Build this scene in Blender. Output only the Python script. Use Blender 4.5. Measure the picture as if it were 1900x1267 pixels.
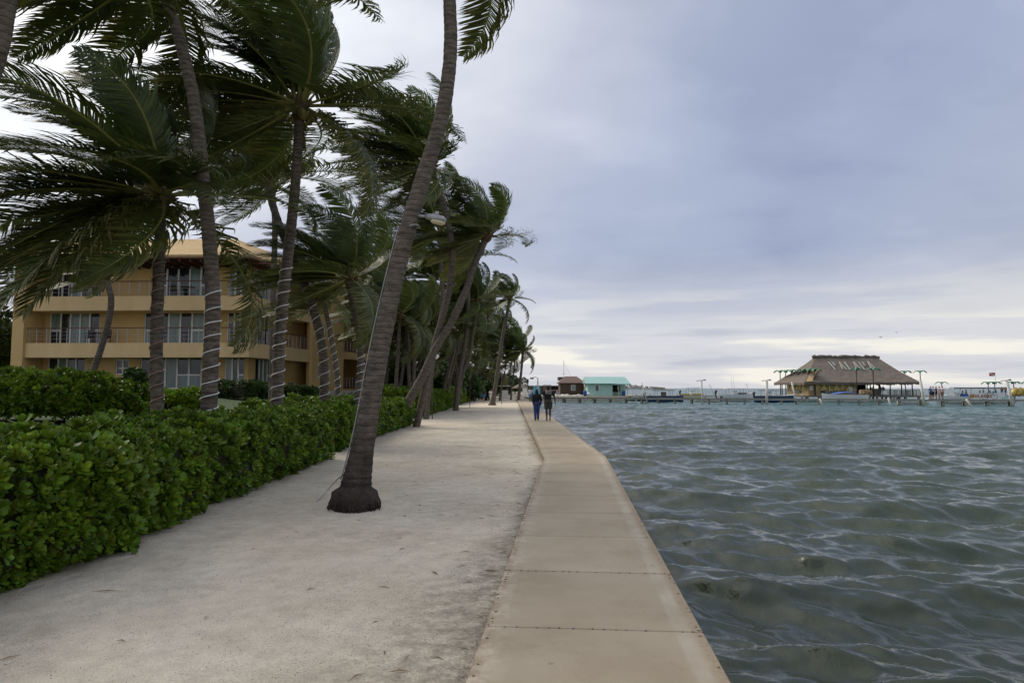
import bpy, math, random
import numpy as np
from mathutils import Vector, Matrix, noise as mnoise

for o in list(bpy.data.objects): bpy.data.objects.remove(o)
scene = bpy.context.scene
col = scene.collection
R = math.radians

# ------------------------------------------------------------------ camera
F_PX, EYE = 1267.0, 1.68
PITCH = math.atan(86.5 / F_PX)
cam = bpy.data.cameras.new('camera')
cam.sensor_width = 36.0; cam.lens = 24.0; cam.clip_start = 0.05; cam.clip_end = 20000
cam_o = bpy.data.objects.new('camera', cam); col.objects.link(cam_o)
cam_o.location = (0, 0, EYE); cam_o.rotation_euler = (math.pi / 2 + PITCH, 0, 0)
scene.camera = cam_o
scene.render.resolution_x, scene.render.resolution_y = 1024, 682

# ------------------------------------------------------------------ sky, sun, exposure
SUN_AZ, SUN_EL = R(-50), R(46)          # azimuth from +Y towards +X
sun_dir = Vector((math.sin(SUN_AZ) * math.cos(SUN_EL), math.cos(SUN_AZ) * math.cos(SUN_EL), math.sin(SUN_EL)))
world = bpy.data.worlds.new('World'); scene.world = world; world.use_nodes = True
wn, wl = world.node_tree.nodes, world.node_tree.links
wn.clear()
def wnode(t, **k):
    n = wn.new(t)
    for a, b in k.items(): setattr(n, a, b)
    return n
def wmath(op, a, b=None, c=None):
    n = wnode('ShaderNodeMath', operation=op)
    for i, x in enumerate((a, b, c)):
        if x is None: continue
        if isinstance(x, (int, float)): n.inputs[i].default_value = x
        else: wl.new(x, n.inputs[i])
    return n.outputs[0]
def wramp(fac, stops, interp='EASE'):
    n = wnode('ShaderNodeValToRGB'); cr = n.color_ramp; cr.interpolation = interp
    while len(cr.elements) < len(stops): cr.elements.new(0.5)
    for e, (p, c) in zip(cr.elements, stops):
        e.position = p; e.color = (c[0], c[1], c[2], 1)
    wl.new(fac, n.inputs[0]); return n.outputs[0]
def wmix(fac, a, b, mode='MIX'):
    n = wnode('ShaderNodeMix', data_type='RGBA', blend_type=mode)
    for s, x in ((0, fac), (6, a), (7, b)):
        if isinstance(x, (int, float)): n.inputs[s].default_value = x
        elif isinstance(x, tuple): n.inputs[s].default_value = (*x, 1)
        else: wl.new(x, n.inputs[s])
    return n.outputs[2]
tc = wnode('ShaderNodeTexCoord')
sep = wnode('ShaderNodeSeparateXYZ'); wl.new(tc.outputs['Generated'], sep.inputs[0])
zc = wmath('MAXIMUM', sep.outputs[2], 0.0)
den = wmath('ADD', zc, 0.30)
cx = wmath('DIVIDE', sep.outputs[0], den); cy = wmath('DIVIDE', sep.outputs[1], den)
comb = wnode('ShaderNodeCombineXYZ'); wl.new(cx, comb.inputs[0]); wl.new(cy, comb.inputs[1]); 
def wnoise(vec, scale, detail=5, rough=.5, sx=1, sy=1, off=(0, 0, 0)):
    m = wnode('ShaderNodeMapping'); m.inputs['Scale'].default_value = (sx, sy, 1); m.inputs['Location'].default_value = off
    wl.new(vec, m.inputs[0])
    n = wnode('ShaderNodeTexNoise'); n.inputs['Scale'].default_value = scale
    n.inputs['Detail'].default_value = detail; n.inputs['Roughness'].default_value = rough
    wl.new(m.outputs[0], n.inputs['Vector']); return n.outputs[0]
dotn = wnode('ShaderNodeVectorMath', operation='DOT_PRODUCT')
wl.new(tc.outputs['Generated'], dotn.inputs[0]); dotn.inputs[1].default_value = sun_dir
ang = wmath('DIVIDE', wmath('ARCCOSINE', dotn.outputs['Value']), math.pi)     # 0 at the veiled sun, 1 opposite
n_big = wnoise(comb.outputs[0], 0.8, 4, .5, off=(3.1, 1.7, 0))
n_mid = wnoise(comb.outputs[0], 2.0, 6, .52, sx=.8, off=(7.3, 2.2, 0))
ang2 = wmath('ADD', ang, wmath('MULTIPLY', wmath('SUBTRACT', n_big, .5), 0.14))
veil = wramp(ang2, [(0.0, (1.7, 1.64, 1.54)), (.09, (1.05, 1.03, 1.0)), (.17, (.72, .73, .75)), (.25, (.40, .42, .495)),
                    (.31, (.31, .345, .45)), (.385, (.258, .295, .41)), (.55, (.37, .395, .46)), (1.0, (.66, .655, .66))], 'LINEAR')
# lumpy cloud base: darker bellies and paler gaps
lump = wramp(n_mid, [(.32, (.82, .84, .875)), (.52, (1.0, 1.0, 1.0)), (.70, (1.17, 1.15, 1.10))])
lumpy = wmix(1.0, veil, lump, 'MULTIPLY')
# low bank along the horizon: pale cream with thin grey streaks
n_band = wnoise(tc.outputs['Generated'], 2.6, 5, .55, sx=1.0, sy=1.0, off=(1.3, .4, 0))
mb = wnode('ShaderNodeMapping'); mb.inputs['Scale'].default_value = (1.6, 1.6, 17.0); wl.new(tc.outputs['Generated'], mb.inputs[0])
nb = wnode('ShaderNodeTexNoise'); nb.inputs['Scale'].default_value = 2.0; nb.inputs['Detail'].default_value = 6
wl.new(mb.outputs[0], nb.inputs['Vector'])
bank = wramp(nb.outputs[0], [(.32, (.37, .385, .45)), (.5, (.51, .51, .535)), (.62, (.70, .67, .60))])
zz = wmath('ADD', zc, wmath('MULTIPLY', wmath('SUBTRACT', nb.outputs[0], .5), 0.10))
bandfac = wramp(zz, [(0.0, (.95,) * 3), (.075, (.92,) * 3), (.12, (.45,) * 3), (.20, (0, 0, 0))])
# an overcast sky brightens smoothly towards the zenith
zen = wramp(zc, [(0.0, (1.0,) * 3), (.5, (1.05,) * 3), (1.0, (1.9, 1.86, 1.80))])
cloud = wmix(1.0, wmix(bandfac, lumpy, bank), zen, 'MULTIPLY')
sky = wnode('ShaderNodeTexSky', sky_type='NISHITA'); sky.sun_disc = False
sky.sun_elevation = SUN_EL; sky.sun_rotation = SUN_AZ
skyd = wmix(1.0, sky.outputs[0], (.08, .08, .08), 'MULTIPLY')
final = wmix(0.93, skyd, cloud)
bg = wnode('ShaderNodeBackground'); bg.inputs[1].default_value = 0.83
wl.new(final, bg.inputs[0])
wout = wnode('ShaderNodeOutputWorld'); wl.new(bg.outputs[0], wout.inputs[0])

sun = bpy.data.lights.new('sun', 'SUN'); sun.energy = 1.5; sun.angle = R(30); sun.color = (1.0, .90, .75)
sun_o = bpy.data.objects.new('sun', sun); col.objects.link(sun_o)
sun_o.rotation_euler = (-sun_dir).to_track_quat('-Z', 'Y').to_euler()
sun_o.location = (-30, 30, 40)
vs = scene.view_settings
vs.view_transform = 'Standard'; vs.look = 'None'; vs.gamma = 1.0; vs.use_curve_mapping = False; vs.exposure = 0.78

# ------------------------------------------------------------------ pixel to world (a direction; distance comes from the ground or a chosen depth)
cp, sp_ = math.cos(PITCH), math.sin(PITCH)
def ray(px, py):
    x = (px - 950) / F_PX; u = (633.5 - py) / F_PX
    return Vector((x, cp - u * sp_, sp_ + u * cp))
def on_z(px, py, z):
    r = ray(px, py); t = (z - EYE) / r.z
    return Vector((0, 0, EYE)) + r * t
def at_y(px, py, y):
    r = ray(px, py)
    return Vector((0, 0, EYE)) + r * (y / r.y)

# ------------------------------------------------------------------ materials
MATS = {}
def material(name, color, rough=.75, var=.18, scale=4.0, bump=.15, bscale=40.0, color2=None, metallic=0.0,
             stretch=(1, 1, 1), spec=.4, rand=.0, trans=0.0, attr=False, detail=5):
    m = bpy.data.materials.new(name); m.use_nodes = True; MATS[name] = m
    nt = m.node_tree; N, L = nt.nodes, nt.links
    b = N['Principled BSDF']; b.inputs['Roughness'].default_value = rough; b.inputs['Metallic'].default_value = metallic
    b.inputs['Specular IOR Level'].default_value = spec
    tcn = N.new('ShaderNodeTexCoord'); mp = N.new('ShaderNodeMapping'); mp.inputs['Scale'].default_value = stretch
    L.new(tcn.outputs['Object'], mp.inputs[0])
    nz = N.new('ShaderNodeTexNoise'); nz.inputs['Scale'].default_value = scale; nz.inputs['Detail'].default_value = detail
    nz.inputs['Roughness'].default_value = .6
    L.new(mp.outputs[0], nz.inputs['Vector'])
    rp = N.new('ShaderNodeValToRGB'); e = rp.color_ramp.elements
    c2 = color2 or tuple(c * (1 + var) for c in color); c1 = tuple(c * (1 - var) for c in color)
    if color2: c1 = color
    e[0].position = .33; e[0].color = (*c1, 1); e[1].position = .68; e[1].color = (*c2, 1)
    L.new(nz.outputs[0], rp.inputs[0]); out = rp.outputs[0]
    def mul(a, bsock):
        mx = N.new('ShaderNodeMix'); mx.data_type = 'RGBA'; mx.blend_type = 'MULTIPLY'; mx.inputs[0].default_value = 1
        L.new(a, mx.inputs[6]); L.new(bsock, mx.inputs[7]); return mx.outputs[2]
    if attr:
        at = N.new('ShaderNodeAttribute'); at.attribute_name = 'Col'; out = mul(out, at.outputs['Color'])
    if rand:
        oi = N.new('ShaderNodeObjectInfo'); mr = N.new('ShaderNodeMapRange')
        mr.inputs[3].default_value = 1 - rand; mr.inputs[4].default_value = 1 + rand
        L.new(oi.outputs['Random'], mr.inputs[0]); cb = N.new('ShaderNodeCombineColor')
        for i in range(3): L.new(mr.outputs[0], cb.inputs[i])
        out = mul(out, cb.outputs[0])
    L.new(out, b.inputs['Base Color'])
    if bump:
        n2 = N.new('ShaderNodeTexNoise'); n2.inputs['Scale'].default_value = bscale; n2.inputs['Detail'].default_value = 4
        L.new(mp.outputs[0], n2.inputs['Vector'])
        bp = N.new('ShaderNodeBump'); bp.inputs['Strength'].default_value = bump; bp.inputs['Distance'].default_value = .05
        L.new(n2.outputs[0], bp.inputs['Height']); L.new(bp.outputs[0], b.inputs['Normal'])
    if trans:
        tr = N.new('ShaderNodeBsdfTranslucent'); L.new(out, tr.inputs[0])
        mx = N.new('ShaderNodeMixShader'); mx.inputs[0].default_value = trans
        L.new(b.outputs[0], mx.inputs[1]); L.new(tr.outputs[0], mx.inputs[2])
        L.new(mx.outputs[0], N['Material Output'].inputs[0])
    return m

material('frond_leaf', (.064, .096, .020), .45, .25, 1.6, 0, trans=.24, attr=True, rand=.18, spec=.45)
material('rachis', (.20, .20, .05), .5, .2, 3, 0, rand=.15)
material('bark', (.070, .056, .044), .92, .0, 5, .8, 18, color2=(.185, .155, .125), stretch=(1, 1, 2.6))
material('bark_dark', (.022, .016, .012), .95, 0, 6, .9, 22, color2=(.062, .045, .034))
material('fibre', (.10, .065, .035), .95, .4, 9, .8, 40)
material('coconut', (.17, .145, .035), .5, .25, 6, .1, 20, rand=.25)
material('hedge_leaf', (.080, .165, .016), .46, .25, 3, 0, trans=.14, attr=True, spec=.32)
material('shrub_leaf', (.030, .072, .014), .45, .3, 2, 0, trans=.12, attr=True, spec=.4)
material('twig', (.035, .038, .018), .95, .4, 8, .5, 20)
material('wall_ochre', (.58, .395, .165), .85, .08, .7, .12, 60, detail=8, stretch=(1, 1, .4))
material('band_ochre', (.63, .45, .225), .85, .10, .8, .12, 60, stretch=(1, 1, .25), detail=8)
material('wood_red', (.10, .038, .022), .7, .3, 4, .2, 20)
material('frame_white', (.78, .77, .72), .45, .05, 3, 0)
material('glass_dark', (.020, .026, .026), .06, .3, .6, 0, spec=.6)
material('glass_pale', (.17, .22, .21), .15, .25, 1.2, 0, spec=.5, stretch=(6, 6, .6))
material('metal_dark', (.06, .045, .035), .5, .2, 5, 0, metallic=.3)
material('metal_grey', (.36, .36, .36), .45, .15, 8, .05, metallic=.4)
material('white_paint', (.70, .70, .67), .5, .08, 3, .08, 20)
material('white_old', (.55, .54, .48), .75, .2, 2.5, .25, 18)
material('rope_white', (.78, .78, .76), .45, .05, 6, 0)
material('rope_red', (.34, .22, .18), .5, .2, 6, 0)
material('cable', (.33, .32, .30), .6, .1, 6, 0)
material('lens_cream', (.62, .55, .36), .35, .1, 8, 0)
material('wood_grey', (.17, .155, .13), .9, .3, 3, .3, 20, stretch=(.4, 3, 1), rand=.2)
material('wood_post', (.40, .37, .30), .9, .3, 3, .4, 15, rand=.25)
material('wood_wet', (.06, .05, .04), .7, .3, 3, .3, 15)
material('thatch', (.085, .070, .056), .95, 0, 5.5, 1.0, 26, color2=(.205, .17, .138), stretch=(2.2, 2.2, .5))
material('thatch_pale', (.36, .27, .14), .95, .25, 7, .9, 30)
material('palapa_wall', (.36, .27, .14), .9, .12, 1.2, .2, 30)
material('letter_white', (.40, .395, .37), .7, .1, 6, 0)
material('letter_yellow', (.80, .66, .20), .7, .15, 6, 0)
material('letter_red', (.42, .16, .09), .7, .1, 6, 0)
material('board_black', (.02, .02, .022), .6, .1, 5, 0)
material('teal_paint', (.40, .62, .52), .7, .06, 2, .1, 14)
material('teal_roof', (.23, .39, .365), .55, .1, 2, .1, 12)
material('brown_board', (.105, .070, .048), .85, .2, 3, .2, 14, stretch=(.5, .5, 7))
material('brown_roof', (.115, .075, .062), .85, .2, 4, .2, 14)
material('grey_roof', (.44, .46, .49), .6, .1, 2, .1, 12)
material('blue_paint', (.03, .10, .34), .5, .15, 4, 0)
material('cyan_paint', (.12, .45, .58), .6, .1, 4, 0)
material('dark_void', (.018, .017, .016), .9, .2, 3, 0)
material('hull_white', (.68, .69, .68), .3, .06, 2, 0, spec=.5)
material('hull_blue', (.02, .05, .13), .3, .15, 2, 0, spec=.5)
material('hull_yellow', (.58, .42, .10), .4, .1, 2, 0)
material('hull_teal', (.06, .26, .26), .4, .1, 2, 0)
material('palm_green', (.015, .15, .075), .5, .2, 3, 0)
material('iron_pole', (.055, .035, .03), .7, .3, 3, 0)
material('orange_paint', (.50, .22, .05), .6, .1, 4, 0)
material('red_flag', (.45, .02, .03), .7, .1, 4, 0)
material('far_hill', (.13, .16, .155), .95, .25, .05, 0)
material('far_house', (.48, .44, .38), .8, .15, .2, 0, rand=.3)
material('skin_dark', (.075, .040, .026), .55, .1, 9, 0)
material('skin_tan', (.34, .19, .125), .55, .1, 9, 0)
material('cloth_black', (.014, .014, .016), .9, .2, 12, .3, 40)
material('cloth_jeans', (.022, .055, .17), .85, .3, 8, .3, 40)
material('cloth_olive', (.05, .052, .034), .9, .2, 8, .3, 40)
material('cloth_white', (.56, .55, .58), .85, .08, 8, .3, 30)
material('cloth_blue', (.06, .16, .34), .85, .15, 8, .3, 30)
material('cloth_red', (.36, .05, .06), .85, .15, 8, .3, 30)
material('cloth_pink', (.52, .33, .32), .85, .15, 8, .3, 30)
material('cloth_navy', (.02, .03, .07), .85, .15, 8, .3, 30)
material('hair_black', (.010, .009, .009), .7, .3, 14, .4, 60)
material('hair_brown', (.06, .035, .02), .7, .3, 14, .4, 60)
material('rubber', (.02, .02, .02), .8, .2, 9, 0)
material('pebble', (.13, .105, .08), .85, .5, 18, .2, 40)
material('grit', (.26, .22, .175), .9, .5, 30, 0)
material('lawn', (.026, .048, .012), .95, .35, 1.5, .6, 40)
material('plinth', (.52, .48, .40), .85, .1, 2, .15, 25)
material('bark_old', (.070, .056, .044), .92, .0, 5, .8, 18, color2=(.185, .155, .125), stretch=(1, 1, 2.6))
def stain_foot(m):      # old, sooty bark: black-brown blotches that thin out a couple of metres up
    N, L = m.node_tree.nodes, m.node_tree.links; b = N['Principled BSDF']; src = b.inputs['Base Color'].links[0].from_socket
    t = N.new('ShaderNodeTexCoord'); s_ = N.new('ShaderNodeSeparateXYZ'); L.new(t.outputs['Object'], s_.inputs[0])
    n = N.new('ShaderNodeTexNoise'); n.inputs['Scale'].default_value = 3.2; n.inputs['Detail'].default_value = 6; n.inputs['Roughness'].default_value = .7; L.new(t.outputs['Object'], n.inputs['Vector'])
    a = N.new('ShaderNodeMath'); a.operation = 'MULTIPLY_ADD'; L.new(s_.outputs[2], a.inputs[0]); a.inputs[1].default_value = -.28; a.inputs[2].default_value = .42
    c = N.new('ShaderNodeMath'); c.operation = 'ADD'; L.new(a.outputs[0], c.inputs[0]); L.new(n.outputs[0], c.inputs[1])
    r = N.new('ShaderNodeValToRGB'); r.color_ramp.elements[0].position = .46; r.color_ramp.elements[1].position = .86; L.new(c.outputs[0], r.inputs[0])
    x = N.new('ShaderNodeMix'); x.data_type = 'RGBA'; L.new(r.outputs[0], x.inputs[0]); L.new(src, x.inputs[6]); x.inputs[7].default_value = (.034, .024, .018, 1)
    L.new(x.outputs[2], b.inputs['Base Color'])
stain_foot(MATS['bark_old'])
def ring_scars(m, scale, k):     # leaf scars: thin dark, slightly wavy rings round the stem, some pale lichen between
    N, L = m.node_tree.nodes, m.node_tree.links; b = N['Principled BSDF']; src = b.inputs['Base Color'].links[0].from_socket
    t = N.new('ShaderNodeTexCoord'); w = N.new('ShaderNodeTexWave'); w.wave_type = 'BANDS'; w.bands_direction = 'Z'; w.wave_profile = 'SAW'
    w.inputs['Scale'].default_value = scale; w.inputs['Distortion'].default_value = 3.2; w.inputs['Detail'].default_value = 3; w.inputs['Detail Scale'].default_value = .7
    L.new(t.outputs['Object'], w.inputs['Vector'])
    r = N.new('ShaderNodeValToRGB'); e = r.color_ramp.elements; e[0].position = 0; e[0].color = (.42, .40, .38, 1); e[1].position = .30; e[1].color = (1, 1, 1, 1); x_ = r.color_ramp.elements.new(1.0); x_.color = (1.22, 1.2, 1.16, 1)
    L.new(w.outputs['Fac'], r.inputs[0])
    x = N.new('ShaderNodeMix'); x.data_type = 'RGBA'; x.blend_type = 'MULTIPLY'; x.inputs[0].default_value = k; L.new(src, x.inputs[6]); L.new(r.outputs[0], x.inputs[7]); L.new(x.outputs[2], b.inputs['Base Color'])
    bp = N.new('ShaderNodeBump'); bp.inputs['Strength'].default_value = .5; bp.inputs['Distance'].default_value = .02; L.new(w.outputs['Fac'], bp.inputs['Height'])
    old = b.inputs['Normal'].links[0].from_socket; L.new(old, bp.inputs['Normal']); L.new(bp.outputs[0], b.inputs['Normal'])
ring_scars(MATS['bark_old'], 3.4, .8); ring_scars(MATS['bark'], 3.0, .8)
def M(n): return MATS[n]

# ------------------------------------------------------------------ mesh helpers
class MB:
    def __init__(s): s.v = []; s.f = []; s.m = []
    def add(s, vs, fs, mi=0):
        o = len(s.v); s.v += [tuple(p) for p in vs]
        s.f += [tuple(i + o for i in f) for f in fs]; s.m += [mi] * len(fs); return s
    def box(s, c, size, rz=0.0, mi=0, rx=0.0, ry=0.0):
        x, y, z = (k / 2 for k in size)
        rot = Matrix.Rotation(rz, 3, 'Z') @ Matrix.Rotation(ry, 3, 'Y') @ Matrix.Rotation(rx, 3, 'X'); c = Vector(c)
        vs = [c + rot @ Vector(p) for p in ((-x,-y,-z),(x,-y,-z),(x,y,-z),(-x,y,-z),(-x,-y,z),(x,-y,z),(x,y,z),(-x,y,z))]
        return s.add(vs, [(0,3,2,1),(4,5,6,7),(0,1,5,4),(1,2,6,5),(2,3,7,6),(3,0,4,7)], mi)
    def bar(s, a, b, w, h=None, mi=0):
        a, b = Vector(a), Vector(b); h = h or w; d = b - a; L = d.length
        if L < 1e-6: return s
        q = d.to_track_quat('Y', 'Z').to_matrix(); c = (a + b) / 2
        vs = [c + q @ Vector((x * w / 2, y * L / 2, z * h / 2)) for x, y, z in
              ((-1,-1,-1),(1,-1,-1),(1,1,-1),(-1,1,-1),(-1,-1,1),(1,-1,1),(1,1,1),(-1,1,1))]
        return s.add(vs, [(0,3,2,1),(4,5,6,7),(0,1,5,4),(1,2,6,5),(2,3,7,6),(3,0,4,7)], mi)
    def tube(s, pts, rad, n=8, mi=0, cap=True):
        pts = [Vector(p) for p in pts]; k = len(pts)
        if isinstance(rad, (int, float)): rad = [rad] * k
        vs = []; ref = None
        for i, p in enumerate(pts):
            t = (pts[min(i + 1, k - 1)] - pts[max(i - 1, 0)]).normalized()
            if ref is None:
                ref = Vector((1, 0, 0)) if abs(t.x) < .8 else Vector((0, 1, 0))
            u = (ref - t * ref.dot(t)).normalized(); w = t.cross(u); ref = u
            r = rad[i]; ra, rb = r if isinstance(r, tuple) else (r, r)
            for j in range(n):
                a = 2 * math.pi * j / n
                vs.append(p + u * (ra * math.cos(a)) + w * (rb * math.sin(a)))
        fs = [(i * n + j, i * n + (j + 1) % n, (i + 1) * n + (j + 1) % n, (i + 1) * n + j) for i in range(k - 1) for j in range(n)]
        if cap: fs += [tuple(range(n - 1, -1, -1)), tuple((k - 1) * n + j for j in range(n))]
        return s.add(vs, fs, mi)
    def ball(s, c, r, nu=10, nv=7, mi=0, rot=None):
        c = Vector(c); r = (r, r, r) if isinstance(r, (int, float)) else r
        vs = []
        for i in range(nv + 1):
            th = math.pi * i / nv
            for j in range(nu):
                ph = 2 * math.pi * j / nu
                p = Vector((r[0] * math.sin(th) * math.cos(ph), r[1] * math.sin(th) * math.sin(ph), r[2] * math.cos(th)))
                vs.append(c + (rot @ p if rot else p))
        fs = [(i * nu + j, (i + 1) * nu + j, (i + 1) * nu + (j + 1) % nu, i * nu + (j + 1) % nu) for i in range(nv) for j in range(nu)]
        return s.add(vs, fs, mi)
    def prism(s, poly, z0, z1, mi=0):       # plan polygon, counter-clockwise
        n = len(poly)
        vs = [(p[0], p[1], z0) for p in poly] + [(p[0], p[1], z1) for p in poly]
        fs = [tuple(range(n - 1, -1, -1)), tuple(range(n, 2 * n))] + [(i, (i + 1) % n, n + (i + 1) % n, n + i) for i in range(n)]
        return s.add(vs, fs, mi)
    def mesh(s, name, mats, smooth=False):
        me = bpy.data.meshes.new(name); me.from_pydata([tuple(p) for p in s.v], [], s.f)
        for m in (mats if isinstance(mats, (list, tuple)) else [mats]):
            me.materials.append(M(m) if isinstance(m, str) else m)
        me.polygons.foreach_set('material_index', s.m)
        if smooth: me.polygons.foreach_set('use_smooth', [True] * len(s.f))
        me.update(); return me
    def build(s, name, mats, parent=None, smooth=False):
        return link(name, s.mesh(name, mats, smooth), parent)
def link(name, me, parent=None, loc=None):
    o = bpy.data.objects.new(name, me); col.objects.link(o)
    if parent is not None:
        o.parent = parent
        p = parent; off = Vector(p.location)
        while p.parent is not None: p = p.parent; off += Vector(p.location)
        if not parent.get('_local'): o.location = -off if loc is None else Vector(loc) - off
        elif loc is not None: o.location = loc
    elif loc is not None: o.location = loc
    return o
def tag(o, label=None, cat=None, group=None, kind=None):
    if label: o['label'] = label
    if cat: o['category'] = cat
    if group: o['group'] = group
    if kind: o['kind'] = kind
    return o
def empty(name, loc=(0, 0, 0), local=False, rz=0.0):
    o = bpy.data.objects.new(name, None); col.objects.link(o); o.location = loc; o.rotation_euler = (0, 0, rz)
    o.empty_display_size = .2
    if local: o['_local'] = 1
    return o
def copy_tree(o, parent=None):
    c = o.copy(); col.objects.link(c)
    if parent is not None: c.parent = parent
    for ch in list(o.children): copy_tree(ch, c)
    return c
def np_mesh(name, verts, tris, mat, cols=None, smooth=False):
    me = bpy.data.meshes.new(name); nv, nf = len(verts), len(tris)
    k = tris.shape[1]
    me.vertices.add(nv); me.vertices.foreach_set('co', np.ascontiguousarray(verts, dtype=np.float32).ravel())
    me.loops.add(nf * k); me.loops.foreach_set('vertex_index', np.ascontiguousarray(tris, dtype=np.int32).ravel())
    me.polygons.add(nf); me.polygons.foreach_set('loop_start', np.arange(nf, dtype=np.int32) * k)
    if smooth: me.polygons.foreach_set('use_smooth', np.ones(nf, dtype=bool))
    if cols is not None:
        a = me.attributes.new('Col', 'FLOAT_COLOR', 'POINT')
        a.data.foreach_set('color', np.ascontiguousarray(cols, dtype=np.float32).ravel())
    me.materials.append(M(mat) if isinstance(mat, str) else mat)
    me.update(); me.validate(); return me
def smoothstep(a, b, x):
    t = min(1, max(0, (x - a) / (b - a))); return t * t * (3 - 2 * t)
def curve_pts(pts, n):
    """Catmull-Rom resample of Vectors (any dimension tuple lists) to n points."""
    P = [np.array(p, dtype=float) for p in pts]; P = [2 * P[0] - P[1]] + P + [2 * P[-1] - P[-2]]
    out = []; segs = len(P) - 3
    for i in range(n):
        u = i / (n - 1) * segs; k = min(int(u), segs - 1); t = u - k
        a, b, c, d = P[k:k + 4]
        out.append(.5 * ((2 * b) + (-a + c) * t + (2 * a - 5 * b + 4 * c - d) * t * t + (-a + 3 * b - 3 * c + d) * t ** 3))
    return out
_txt = {}
def text_mesh(body, size, depth, mat, weight=0.0):
    cu = bpy.data.curves.new('lettering', 'FONT'); cu.body = body; cu.size = size; cu.extrude = depth; cu.align_x = 'CENTER'; cu.align_y = 'CENTER'
    cu.offset = weight
    o = bpy.data.objects.new('lettering', cu); col.objects.link(o)
    dg = bpy.context.evaluated_depsgraph_get(); dg.update()
    me = bpy.data.meshes.new_from_object(o.evaluated_get(dg)); bpy.data.objects.remove(o)
    me.materials.clear(); me.materials.append(M(mat)); return me

# ================================================================== ground
WATER_Z = -0.62
L0, LC = on_z(863, 1267, 0), on_z(1009, 850, 0)
R0, RC = on_z(1358, 1267, 0), on_z(1124, 846, 0)
slopeL = (LC.x - L0.x) / (LC.y - L0.y); slopeR = (RC.x - R0.x) / (RC.y - R0.y)
XL, XR = LC.x, RC.x
def edge_l(y): return XL if y > LC.y else LC.x + slopeL * (y - LC.y)
def edge_r(y): return XR if y > RC.y else RC.x + slopeR * (y - RC.y)
PB1 = on_z(659, 932, -.08)
def rise(x, y):
    return .95 * smoothstep(6.4, 11.0, -x) + .5 * smoothstep(12, 19, -x)
def ground_z(x, y):
    z = -.05 - .07 * smoothstep(4, 18, y) + .012 * mnoise.noise((x * .6, y * .6, 0)) + .006 * mnoise.noise((x * 2.2, y * 2.2, 4))
    z += .055 * math.exp(-((x - PB1.x) ** 2 + (y - PB1.y) ** 2) / .32)
    z += rise(x, y) * (1 - smoothstep(75, 105, y))
    z += .42 * smoothstep(119, 125, y) * smoothstep(2.6, 5, x)
    return z
def shore(y):
    if y < 123: return (edge_l(y) + edge_r(y)) / 2
    if y < 152: return 25.0
    return 6.0 - (y - 152) * .02
ys = [-20 + i * 1.0 for i in range(20)] + list(np.arange(0, 40, .25)) + list(np.arange(40, 122, 1.0)) + [122.9, 123.0, 124, 126, 130, 138, 145, 151.9, 152, 160, 200, 300, 500, 800, 1400]
us = [0, .5, .75] + list(np.arange(1.0, 8, .25)) + list(np.arange(8, 20, .8)) + [21, 24, 28, 34, 42, 55, 80, 120, 200, 400, 900]
V = []; 
for y in ys:
    xr = shore(y)
    for k, u in enumerate(us):
        x = xr - u
        z = -1.4 if k == 0 else ground_z(x, y)
        V.append((x, y, z))
nu = len(us)
Fq = [(r * nu + c + 1, r * nu + c, (r + 1) * nu + c, (r + 1) * nu + c + 1) for r in range(len(ys) - 1) for c in range(nu - 1)]

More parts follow.
